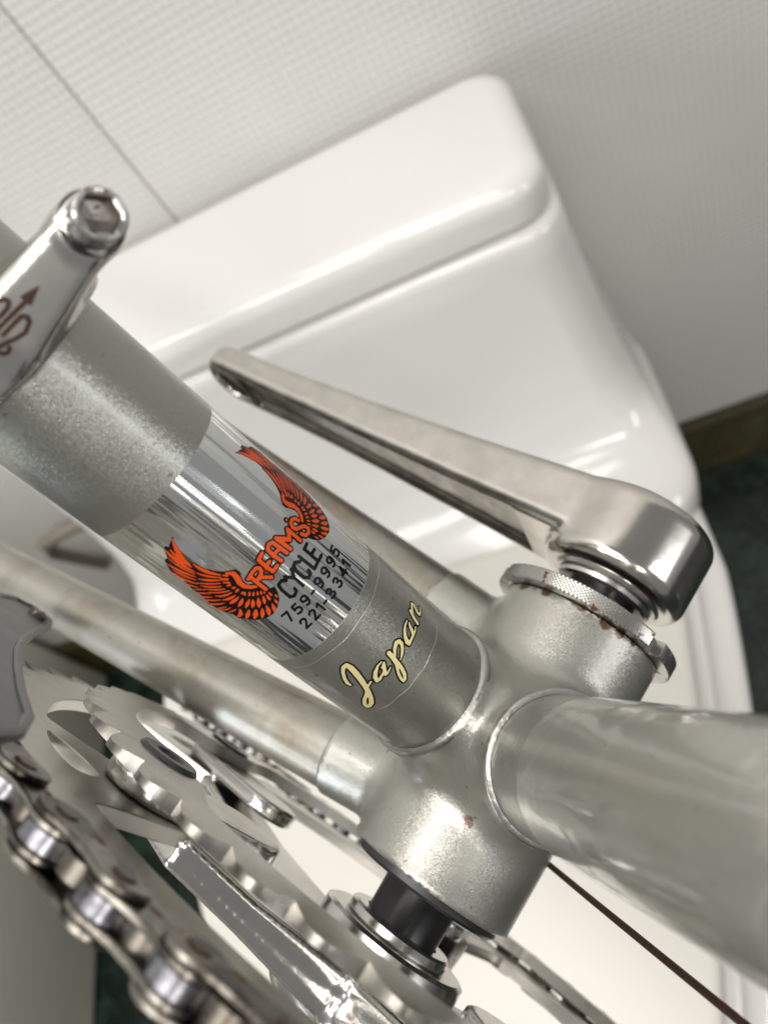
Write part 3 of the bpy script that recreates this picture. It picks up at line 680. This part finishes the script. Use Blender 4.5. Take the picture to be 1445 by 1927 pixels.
for k, st in enumerate(EMB):
    b = len(V); st = np.array(st); P = st[:, :3]; N_ = st[:, 3:]
    if k == 4: V += P.tolist(); F.append(tuple(range(b, b + len(P)))); continue
    for i in range(len(P)):
        t = P[min(i + 1, len(P) - 1)] - P[max(i - 1, 0)]; sd = np.cross(N_[i], t); sd /= np.linalg.norm(sd)
        for q in (-.30, -.1, .1, .30): V.append((P[i] + sd * q).tolist())
    for i in range(len(P) - 1):
        for q in range(3): F.append((b + i * 4 + q, b + i * 4 + q + 1, b + i * 4 + 5 + q, b + i * 4 + 4 + q))
mk('engraved_emblem', V, F, RUSTB, fd, sharp=None)
cage = [(-119.8, 59.0), (-133.1, 46.8), (-135.2, 39.6), (-134.9, 34.6), (-127.4, 36.2), (-111.1, 46.2), (-92.9, 60.4), (-68.4, 77.3), (-54.1, 85.8), (-37.6, 94.1), (-23.6, 100.5), (-11.8, 105.2), (-7.4, 107.3), (-2.5, 111.9), (4.0, 118.4), (12, 132), (-70, 100.2)]
V, F = extrude_poly(cage, -42.2, -40.4, .5); mk('cage_plate', V, F, DARKM, fd, sharp=30)
P = [(-119.8, 59.0), (-133.1, 46.8), (-135.6, 39.6), (-134.4, 35.2), (-127.4, 36.4), (-111.1, 46.4), (-92.9, 60.6), (-68.4, 77.5), (-54.1, 86), (-37.6, 94.3), (-23.6, 100.7), (-11.8, 105.4), (-2.5, 111.9), (12, 130)]
V, F = sweep([(x, -40.6, z) for x, z in P], 1.0, 10); mk('cage_rim', V, F, DARKM, fd)
mk('cage_bolt', *lathe([(-41, .1), (-38.6, .1), (-38.6, 2.2), (-38.9, 2.6), (-41, 2.6)], Yv, (-121, 0, 45), 24), RUSTY, fd, sharp=30)
# gear cable under the shell
P = [(-30, -13, -16), (-6, -14.6, -22.4), (6, -15.3, -22.6), (13.5, -15.8, -20), (30, -16.8, -4.6), (69, -19, 30), (160, -24.2, 112)]
V, F = sweep(P, .72, 12); mk('gear_cable', V, F, CABLE, bike)

# ------------------------------------------------------------------ printed stickers on the seat tube (u = arc mm, s = mm along the tube)
WING_POLY = [[-8.57,101.35],[-9.15,100.67],[-9.96,99.31],[-10.44,97.61],[-10.53,95.74],[-10.17,95.42],[-9.84,93.58],[-9.07,91.97],[-8.16,90.82],[-7.11,90.13],[-6.44,89.58],[-6.46,88.71],[-7.03,87.79],[-7.35,86.78],[-7.26,85.99],[-6.58,85.44],[-6.09,84.86],[-5.77,82.84],[-4.74,82.24],[-5.14,81.11],[-5.92,79.95],[-7.37,79.02],[-8.73,78.55],[-10.41,78.67],[-11.91,79.38],[-13.11,80.42],[-14.26,81.54],[-14.33,82.56],[-15.14,83.65],[-15.82,84.86],[-16.0,86.13],[-15.74,87.74],[-15.4,89.04],[-15.47,90.01],[-15.44,91.4],[-14.88,93.01],[-14.71,94.3],[-14.6,95.38],[-14.99,96.23],[-13.96,98.16],[-13.29,98.85],[-12.7,98.7],[-11.86,100.03],[-11.3,100.67],[-10.86,100.73],[-10.74,100.21],[-10.04,100.66]]
WING = [[[-10.77,95.68,0.108],[-10.77,96.59,0.232],[-10.63,97.5,0.324],[-10.37,98.41,0.407],[-9.99,99.31,0.351],[-9.5,100.21,0.237],[-8.92,101.1,0.081]],[[-11.05,95.14,0.136],[-11.17,95.88,0.192],[-11.23,96.64,0.234],[-11.22,97.42,0.271],[-11.15,98.22,0.243],[-11.01,99.04,0.186],[-10.81,99.88,0.108]],[[-11.56,94.11,0.136],[-11.75,95.05,0.248],[-11.87,96.02,0.332],[-11.9,97.02,0.407],[-11.85,98.05,0.36],[-11.72,99.11,0.265],[-11.52,100.19,0.136]],[[-11.89,93.72,0.108],[-12.18,94.49,0.142],[-12.39,95.29,0.167],[-12.53,96.12,0.19],[-12.6,96.98,0.171],[-12.6,97.87,0.133],[-12.52,98.79,0.081]],[[-12.26,93.2,0.108],[-12.67,93.88,0.198],[-13.03,94.61,0.265],[-13.33,95.4,0.325],[-13.57,96.24,0.288],[-13.74,97.14,0.212],[-13.84,98.09,0.108]],[[-12.8,92.63,0.108],[-13.16,93.2,0.165],[-13.47,93.8,0.206],[-13.75,94.43,0.244],[-13.97,95.09,0.216],[-14.15,95.79,0.159],[-14.28,96.51,0.081]],[[-13.41,91.81,0.108],[-13.83,92.38,0.187],[-14.2,93.0,0.246],[-14.5,93.7,0.298],[-14.73,94.46,0.265],[-14.88,95.29,0.199],[-14.95,96.18,0.108]],[[-14.04,91.08,0.081],[-14.31,91.34,0.138],[-14.56,91.63,0.179],[-14.8,91.96,0.217],[-15.03,92.34,0.191],[-15.24,92.75,0.139],[-15.44,93.2,0.068]],[[-8.88,90.83,0.136],[-9.35,91.53,0.237],[-9.74,92.26,0.312],[-10.03,93.01,0.38],[-10.23,93.78,0.333],[-10.32,94.59,0.238],[-10.32,95.42,0.108]],[[-9.18,90.34,0.108],[-9.7,90.88,0.153],[-10.17,91.42,0.187],[-10.58,91.98,0.217],[-10.93,92.56,0.194],[-11.21,93.14,0.146],[-11.42,93.75,0.081]],[[-9.7,90.04,0.108],[-10.19,90.43,0.176],[-10.66,90.82,0.226],[-11.1,91.23,0.271],[-11.52,91.65,0.238],[-11.9,92.08,0.172],[-12.25,92.53,0.081]],[[-10.2,89.56,0.108],[-10.71,89.9,0.142],[-11.21,90.25,0.167],[-11.72,90.64,0.19],[-12.22,91.06,0.171],[-12.72,91.5,0.133],[-13.23,91.97,0.081]],[[-10.61,88.98,0.108],[-11.09,89.27,0.153],[-11.56,89.58,0.187],[-12.02,89.92,0.217],[-12.47,90.29,0.194],[-12.9,90.68,0.146],[-13.33,91.09,0.081]],[[-10.61,88.17,0.108],[-11.06,88.43,0.142],[-11.52,88.73,0.167],[-11.98,89.05,0.19],[-12.46,89.41,0.171],[-12.94,89.79,0.133],[-13.43,90.21,0.081]],[[-10.35,87.41,0.108],[-10.9,87.63,0.142],[-11.43,87.89,0.167],[-11.95,88.18,0.19],[-12.45,88.5,0.171],[-12.94,88.85,0.133],[-13.4,89.24,0.081]],[[-10.31,86.83,0.108],[-10.85,86.88,0.165],[-11.36,86.97,0.206],[-11.84,87.11,0.244],[-12.31,87.3,0.221],[-12.74,87.55,0.173],[-13.15,87.85,0.108]],[[-13.48,89.97,0.081],[-13.75,90.2,0.126],[-14.03,90.4,0.16],[-14.33,90.59,0.19],[-14.65,90.75,0.169],[-14.99,90.89,0.126],[-15.35,91.01,0.068]],[[-13.27,88.75,0.081],[-13.68,88.99,0.138],[-14.07,89.23,0.179],[-14.46,89.46,0.217],[-14.85,89.69,0.194],[-15.22,89.91,0.146],[-15.58,90.13,0.081]],[[-13.9,88.0,0.081],[-14.22,88.13,0.149],[-14.53,88.27,0.199],[-14.83,88.42,0.244],[-15.13,88.58,0.216],[-15.42,88.75,0.159],[-15.7,88.93,0.081]],[[-13.07,86.7,0.081],[-13.64,86.88,0.149],[-14.19,87.09,0.199],[-14.74,87.34,0.244],[-15.27,87.62,0.216],[-15.79,87.93,0.159],[-16.28,88.28,0.081]],[[-13.27,85.7,0.081],[-13.85,85.87,0.16],[-14.42,86.05,0.219],[-14.99,86.26,0.271],[-15.56,86.47,0.243],[-16.11,86.71,0.186],[-16.66,86.97,0.108]],[[-13.75,84.85,0.081],[-14.17,84.9,0.138],[-14.57,84.95,0.179],[-14.95,85.0,0.217],[-15.32,85.07,0.194],[-15.67,85.14,0.146],[-15.99,85.23,0.081]],[[-13.24,84.28,0.081],[-13.68,84.24,0.126],[-14.11,84.24,0.16],[-14.52,84.28,0.19],[-14.92,84.37,0.171],[-15.29,84.51,0.133],[-15.64,84.69,0.081]],[[-12.8,83.44,0.081],[-13.05,83.42,0.126],[-13.32,83.42,0.16],[-13.61,83.43,0.19],[-13.9,83.45,0.176],[-14.21,83.49,0.147],[-14.54,83.54,0.108]],[[-10.32,86.01,0.108],[-10.78,85.99,0.187],[-11.23,86.0,0.246],[-11.67,86.05,0.298],[-12.09,86.14,0.265],[-12.5,86.28,0.199],[-12.89,86.45,0.108]],[[-10.17,85.33,0.108],[-10.59,85.26,0.21],[-11.01,85.2,0.285],[-11.41,85.16,0.352],[-11.81,85.13,0.31],[-12.19,85.12,0.225],[-12.56,85.12,0.108]],[[-9.97,84.6,0.108],[-10.27,84.42,0.21],[-10.57,84.25,0.285],[-10.87,84.1,0.352],[-11.18,83.97,0.315],[-11.49,83.85,0.239],[-11.81,83.75,0.136]],[[-9.3,83.7,0.108],[-9.61,83.53,0.198],[-9.91,83.37,0.265],[-10.21,83.21,0.325],[-10.5,83.06,0.288],[-10.8,82.91,0.212],[-11.09,82.77,0.108]],[[-8.95,83.21,0.136],[-9.15,82.99,0.226],[-9.35,82.78,0.292],[-9.55,82.58,0.352],[-9.77,82.39,0.31],[-9.99,82.21,0.225],[-10.23,82.04,0.108]],[[-8.06,82.84,0.108],[-8.27,82.57,0.221],[-8.48,82.3,0.304],[-8.7,82.05,0.38],[-8.91,81.8,0.337],[-9.12,81.57,0.252],[-9.33,81.35,0.136]],[[-7.25,82.5,0.108],[-7.4,82.26,0.176],[-7.54,82.02,0.226],[-7.68,81.8,0.271],[-7.82,81.59,0.243],[-7.96,81.4,0.186],[-8.1,81.21,0.108]],[[-6.67,82.25,0.108],[-6.74,81.98,0.165],[-6.8,81.74,0.206],[-6.86,81.53,0.244],[-6.9,81.35,0.216],[-6.95,81.2,0.159],[-6.98,81.08,0.081]],[[-6.06,82.34,0.081],[-6.08,82.15,0.126],[-6.1,81.97,0.16],[-6.12,81.82,0.19],[-6.13,81.69,0.171],[-6.14,81.58,0.133],[-6.15,81.49,0.081]],[[-12.21,83.05,0.136],[-12.46,82.68,0.248],[-12.74,82.38,0.332],[-13.04,82.13,0.407],[-13.38,81.95,0.36],[-13.75,81.84,0.265],[-14.15,81.78,0.136]],[[-11.15,81.97,0.136],[-11.44,81.73,0.248],[-11.74,81.51,0.332],[-12.05,81.3,0.407],[-12.38,81.11,0.365],[-12.72,80.92,0.279],[-13.08,80.75,0.163]],[[-10.15,81.27,0.136],[-10.39,81.04,0.271],[-10.64,80.81,0.371],[-10.92,80.58,0.461],[-11.23,80.34,0.409],[-11.56,80.09,0.305],[-11.92,79.84,0.163]],[[-9.24,80.69,0.136],[-9.47,80.4,0.237],[-9.71,80.13,0.312],[-9.95,79.87,0.38],[-10.2,79.63,0.337],[-10.46,79.4,0.252],[-10.73,79.19,0.136]],[[-8.3,80.58,0.136],[-8.45,80.23,0.237],[-8.62,79.91,0.312],[-8.79,79.6,0.38],[-8.97,79.32,0.337],[-9.17,79.07,0.252],[-9.38,78.83,0.136]],[[-7.31,80.2,0.108],[-7.45,79.9,0.198],[-7.59,79.62,0.265],[-7.73,79.37,0.325],[-7.88,79.14,0.293],[-8.03,78.94,0.226],[-8.19,78.76,0.136]],[[-6.43,80.57,0.081],[-6.46,80.37,0.138],[-6.49,80.19,0.179],[-6.53,80.03,0.217],[-6.58,79.88,0.198],[-6.64,79.75,0.16],[-6.71,79.64,0.108]],[[-5.7,81.2,0.081],[-5.7,81.07,0.115],[-5.71,80.94,0.14],[-5.73,80.83,0.163],[-5.75,80.72,0.149],[-5.79,80.62,0.12],[-5.83,80.54,0.081]],[[-8.64,90.46,0.142],[-8.21,89.88,0.203]],[[-9.46,90.08,0.166],[-8.74,89.37,0.237]],[[-9.63,89.31,0.142],[-9.07,88.64,0.203]],[[-9.77,88.37,0.142],[-9.31,88.21,0.203]],[[-9.49,87.43,0.166],[-9.21,87.3,0.237]],[[-9.63,86.48,0.166],[-9.14,86.55,0.237]],[[-9.29,85.47,0.142],[-8.98,85.58,0.203]],[[-8.72,85.32,0.142],[-9.06,84.98,0.203]],[[-8.16,84.73,0.142],[-8.61,84.39,0.203]],[[-7.71,84.25,0.13],[-8.15,83.91,0.186]],[[-7.25,83.87,0.119],[-7.59,83.43,0.169]],[[-6.8,83.49,0.119],[-7.06,83.12,0.169]],[[-6.4,83.16,0.095],[-6.6,82.85,0.136]],[[-7.92,90.37,0.203],[-7.21,89.46,0.407],[-7.39,88.47,0.508],[-7.86,87.39,0.474],[-7.89,86.35,0.407],[-7.23,85.35,0.339],[-6.53,84.81,0.271]]]
REAMS = [[[-6.42,86.84,0.326],[-5.13,87.21,0.326],[-4.11,87.29,0.326],[-3.77,86.84,0.326],[-3.96,86.17,0.326],[-4.49,85.78,0.326],[-5.44,85.58,0.326]],[[-5.85,86.86,0.326],[-5.95,84.95,0.326],[-5.91,83.16,0.326]],[[-5.39,85.51,0.326],[-4.64,85.27,0.326],[-3.72,84.02,0.326]],[[-2.78,87.96,0.326],[-2.88,86.11,0.326],[-2.8,84.53,0.326]],[[-2.78,87.96,0.326],[-1.6,88.25,0.326]],[[-2.84,86.14,0.326],[-1.9,86.22,0.326]],[[-2.8,84.53,0.326],[-1.63,84.62,0.326]],[[-2.89,85.97,0.237],[-3.31,85.76,0.119]],[[-0.52,84.55,0.326],[-0.69,86.37,0.326],[-0.52,87.87,0.326],[0.22,88.25,0.326],[0.87,87.93,0.326],[0.99,86.79,0.326],[1.08,84.56,0.326]],[[-0.53,86.45,0.326],[0.59,86.22,0.326]],[[2.02,84.4,0.326],[1.84,87.82,0.326]],[[1.84,87.82,0.297],[2.6,86.53,0.395],[3.21,85.44,0.356]],[[3.24,85.47,0.326],[4.42,86.82,0.326]],[[4.42,86.82,0.326],[4.34,83.57,0.326]],[[5.7,87.81,0.217],[5.68,87.75,0.217]],[[7.23,85.53,0.326],[7.11,86.25,0.326],[6.44,86.83,0.326],[5.73,86.76,0.326],[5.32,86.12,0.326],[5.51,85.33,0.326],[6.32,84.73,0.326],[7.14,84.06,0.326],[7.3,83.15,0.326],[6.71,82.72,0.326],[5.81,83.04,0.326],[5.44,84.01,0.326]]]
CYCLE = [[[-2.65,81.45,0.237],[-3.16,82.15,0.237],[-4.04,81.98,0.237],[-4.34,81.0,0.237],[-4.42,78.75,0.237],[-3.77,78.29,0.237],[-2.98,78.61,0.237],[-2.82,79.21,0.237]],[[-2.31,82.2,0.237],[-1.41,80.52,0.237]],[[-0.62,82.1,0.237],[-1.41,80.52,0.237],[-1.52,78.34,0.237]],[[1.33,81.53,0.237],[0.79,82.2,0.237],[0.07,82.04,0.237],[-0.29,81.08,0.237],[-0.32,79.07,0.237],[0.16,78.36,0.237],[0.91,78.49,0.237],[1.18,79.19,0.237]],[[1.95,82.23,0.237],[2.01,78.37,0.237],[3.06,78.45,0.237]],[[4.72,82.1,0.237],[3.62,82.08,0.237],[3.54,78.43,0.237],[4.84,78.44,0.237]],[[3.64,80.31,0.237],[4.81,80.24,0.237]]]
JAPAN = [[[-11.02,55.56,0.198],[-11.12,56.29,0.311],[-10.62,57.7,0.296],[-9.64,59.29,0.282],[-8.74,60.15,0.367],[-8.07,60.1,0.466],[-7.94,59.0,0.508],[-8.2,57.25,0.536],[-8.66,55.24,0.508],[-9.23,53.3,0.466],[-9.97,51.45,0.452],[-10.64,50.01,0.424],[-11.46,48.91,0.424],[-12.47,48.27,0.367],[-13.02,48.39,0.339],[-12.87,49.26,0.367],[-11.93,50.43,0.339],[-10.62,51.44,0.311],[-9.64,52.28,0.339]],[[-8.94,53.0,0.198],[-7.73,53.51,0.169]],[[-3.45,55.23,0.085],[-4.47,55.21,0.198],[-5.61,54.59,0.339],[-6.45,53.75,0.381],[-6.8,52.8,0.353],[-6.32,52.6,0.268],[-5.43,52.96,0.212],[-4.74,53.12,0.254]],[[-3.28,54.7,0.169],[-4.24,53.51,0.339],[-4.83,52.55,0.282],[-4.35,52.42,0.169],[-3.21,52.81,0.085]],[[-3.28,54.7,0.169],[-4.25,54.22,0.169]],[[-1.33,55.2,0.395],[-1.49,53.84,0.424],[-1.8,52.55,0.424],[-2.02,51.79,0.395]],[[-1.8,52.0,0.395],[-2.08,50.5,0.311],[-2.65,49.14,0.311],[-3.26,48.39,0.254],[-3.7,48.36,0.226],[-3.69,49.05,0.226],[-3.23,50.32,0.226],[-2.64,51.38,0.226],[-1.91,52.45,0.311]],[[-1.12,53.65,0.198],[0.05,54.72,0.339],[0.98,55.08,0.424],[1.61,54.7,0.339],[1.53,53.9,0.325],[0.96,53.23,0.296],[0.17,52.63,0.254],[-0.58,52.23,0.127],[-0.96,52.15,0.085]],[[5.91,55.03,0.099],[4.84,55.06,0.198],[3.93,54.7,0.268],[3.08,53.99,0.339],[2.52,53.04,0.424],[2.52,52.37,0.381],[3.11,52.33,0.268]],[[5.79,54.3,0.169],[5.32,53.74,0.282],[4.77,52.77,0.339],[4.39,52.33,0.268],[5.26,52.23,0.141],[6.08,52.49,0.085]],[[3.11,52.33,0.254],[4.39,52.33,0.254]],[[8.23,54.82,0.282],[7.55,53.61,0.311],[7.02,52.17,0.282]],[[7.87,54.04,0.169],[9.07,54.48,0.254],[10.07,54.74,0.198],[10.23,54.11,0.254],[9.74,53.49,0.254],[9.18,52.72,0.282],[9.12,52.13,0.254],[9.93,51.88,0.127],[10.9,52.22,0.085]]]

def sd_strokes(sts, U_, S_, shape):
    d = np.full(shape, 9.0); du = U_[1] - U_[0]
    for st in sts:
        for (a0, b0, r0), (a1, b1, r1) in zip(st[:-1], st[1:]):
            m = max(r0, r1) + .9
            i0, i1 = np.searchsorted(U_, (min(a0, a1) - m, max(a0, a1) + m)); j0, j1 = np.searchsorted(S_, (min(b0, b1) - m, max(b0, b1) + m))
            if i1 <= i0 or j1 <= j0: continue
            uu = U_[i0:i1, None]; ss = S_[None, j0:j1]; L2 = max(1e-9, (a1 - a0) ** 2 + (b1 - b0) ** 2)
            t = np.clip(((uu - a0) * (a1 - a0) + (ss - b0) * (b1 - b0)) / L2, 0, 1)
            dd = np.hypot(uu - a0 - t * (a1 - a0), ss - b0 - t * (b1 - b0)) - (r0 + t * (r1 - r0))
            d[i0:i1, j0:j1] = np.minimum(d[i0:i1, j0:j1], dd)
    return d
def sd_poly(P, U_, S_):
    P = np.asarray(P); uu, ss = np.meshgrid(U_, S_, indexing='ij'); d = np.full(uu.shape, 99.0); ins = np.zeros(uu.shape, bool)
    for (a0, b0), (a1, b1) in zip(P, np.roll(P, -1, 0)):
        L2 = max(1e-9, (a1 - a0) ** 2 + (b1 - b0) ** 2); t = np.clip(((uu - a0) * (a1 - a0) + (ss - b0) * (b1 - b0)) / L2, 0, 1)
        d = np.minimum(d, np.hypot(uu - a0 - t * (a1 - a0), ss - b0 - t * (b1 - b0)))
        c = ((b0 > ss) != (b1 > ss)) & (uu < (a1 - a0) * (ss - b0) / ((b1 - b0) if b1 != b0 else 1e-9) + a0); ins ^= c
    return np.where(ins, -d, d)
def fill(d, U_, S_, R):
    """filled area where d < 0, wrapped on the tube at radius R."""
    gu, gs = np.gradient(d, U_[1] - U_[0], S_[1] - S_[0]); ins = d < 0
    cell = ins[:-1, :-1] | ins[1:, :-1] | ins[:-1, 1:] | ins[1:, 1:]
    uu, ss = np.meshgrid(U_, S_, indexing='ij'); g2 = np.maximum(gu ** 2 + gs ** 2, .3)
    k = np.where(~ins, d / g2, 0); h = (U_[1] - U_[0]); mx = np.hypot(k * gu, k * gs); k = k * np.minimum(1, h * .98 / np.maximum(mx, 1e-9))
    uu = uu - k * gu; ss = ss - k * gs
    idx = -np.ones(d.shape, int); use = np.zeros(d.shape, bool); use[:-1, :-1] |= cell; use[1:, :-1] |= cell; use[:-1, 1:] |= cell; use[1:, 1:] |= cell
    idx[use] = np.arange(use.sum()); ph = uu[use] / 14.3
    V = ss[use][:, None] * US + R * (np.cos(ph)[:, None] * E1 + np.sin(ph)[:, None] * Yv)
    i, j = np.nonzero(cell)
    return V, np.stack([idx[i, j], idx[i + 1, j], idx[i + 1, j + 1], idx[i, j + 1]], 1)
def print_mat(name, col, rough=.3):
    m, nt, b = newmat(name); n = noise(nt, objcoord(nt), 900, 3, .6)
    nt.links.new(mixc(nt, math_(nt, 'MULTIPLY', n.outputs[0], .25), col, tuple(x * .75 for x in col)), b.inputs['Base Color'])
    b.inputs['Roughness'].default_value = rough; b.inputs['Specular IOR Level'].default_value = .25; return m
INK = print_mat('black_ink', (.006, .006, .007)); ORANGE = print_mat('orange_ink', (.72, .085, .012)); CREAM = print_mat('cream_ink', (.80, .70, .36))
def sticker(name, layers):
    V = []; F = []; mi = []
    for Vl, Fl, k in layers:
        b = len(V); V += Vl.tolist(); F += (Fl + b).tolist(); mi += [k] * len(Fl)
    return V, F, mi
UC = .60
mir = lambda sts: [[(2 * UC - u, s_, r) for u, s_, r in st] for st in sts]
GL = {'7': [(0, 1), (.6, 1), (.22, 0)], '5': [(.55, 1), (.12, 1), (.06, .56), (.3, .63), (.52, .52), (.6, .3), (.5, .08), (.25, 0), (.02, .1)],
      '9': [(.58, .72), (.5, .93), (.3, 1.0), (.1, .92), (.02, .72), (.1, .52), (.3, .44), (.5, .52), (.58, .72), (.55, .4), (.43, .12), (.25, 0), (.06, .07)],
      '2': [(.04, .76), (.12, .94), (.3, 1), (.5, .94), (.58, .75), (.45, .5), (.02, 0), (.6, 0)], '1': [(.08, .8), (.35, 1), (.35, 0)],
      '3': [(.05, .86), (.2, 1), (.43, .97), (.54, .77), (.44, .57), (.25, .53), (.46, .5), (.6, .3), (.5, .07), (.25, 0), (.03, .12)], '4': [(.45, 0), (.45, 1), (.02, .3), (.64, .3)], '-': [(.08, .45), (.42, .45)]}
def numline(txt, us_, s_, W=2.05, Hh=2.0, hw_=.205):
    return [[(u + (x - .31) * W, s_ + (y - .5) * Hh, hw_) for x, y in GL[c]] for c, u in zip(txt, us_)]
nums = numline('759-9995', [-7.46, -5.3, -3.19, -1.22, .72, 2.9, 5.15, 7.39], 76.08) + numline('221-3341', [-6.45, -4.26, -2.47, -1.2, .55, 2.85, 5.15, 7.0], 72.9)
h = .075; U_ = np.arange(-17, 18, h); S_ = np.arange(70, 103, h)
ow = np.minimum(sd_strokes(WING, U_, S_, (len(U_), len(S_))), sd_strokes(mir(WING), U_, S_, (len(U_), len(S_))))
orl = sd_strokes(REAMS, U_, S_, (len(U_), len(S_)))
wp = np.minimum(sd_poly(WING_POLY, U_, S_), sd_poly([(2 * UC - u, s_) for u, s_ in WING_POLY][::-1], U_, S_)) - .04
blk = np.minimum(np.minimum(wp, orl - .27), np.minimum(sd_strokes(CYCLE, U_, S_, wp.shape) - .06, sd_strokes(nums, U_, S_, wp.shape)))
ora = np.minimum(np.maximum(ow, orl * -1 + .20), orl)
V, F, mi = sticker('shop', [(*fill(blk, U_, S_, 14.335), 0), (*fill(ora, U_, S_, 14.36), 1)])
o = mk('shop_sticker', V, F, INK, seat_tube, sharp=None); o.data.materials.append(ORANGE); o.data.polygons.foreach_set('material_index', mi)
S_ = np.arange(42, 68, h); jp = sd_strokes(JAPAN, U_, S_, (len(U_), len(S_)))
V, F, mi = sticker('script', [(*fill(jp - .37, U_, S_, 14.335), 0), (*fill(jp - .03, U_, S_, 14.36), 1)])
o = mk('script_sticker', V, F, INK, seat_tube, sharp=None); o.data.materials.append(CREAM); o.data.polygons.foreach_set('material_index', mi)
# edges of the clear transfer film over the script
for s_, a0_, a1_ in ((64.6, -75, 70), (46.3, -55, 40)):
    n = 90; V = []; F = []; r_ = np.random.default_rng(int(s_))
    for i in range(n):
        ph = rad(a0_ + (a1_ - a0_) * i / (n - 1)); er = math.cos(ph) * E1 + math.sin(ph) * Yv; so = s_ + .12 * math.sin(i * .31) + .05 * (r_.random() - .5)
        for ds, rr in ((-.14, 14.29), (-.03, 14.34), (.03, 14.34), (.14, 14.29)): V.append(US * (so + ds) + er * rr)
    for i in range(n - 1):
        for k in range(3): F.append((i * 4 + k, i * 4 + 4 + k, i * 4 + 5 + k, i * 4 + k + 1))
    mk('film_edge', V, F, PAINT2, seat_tube, sharp=None)
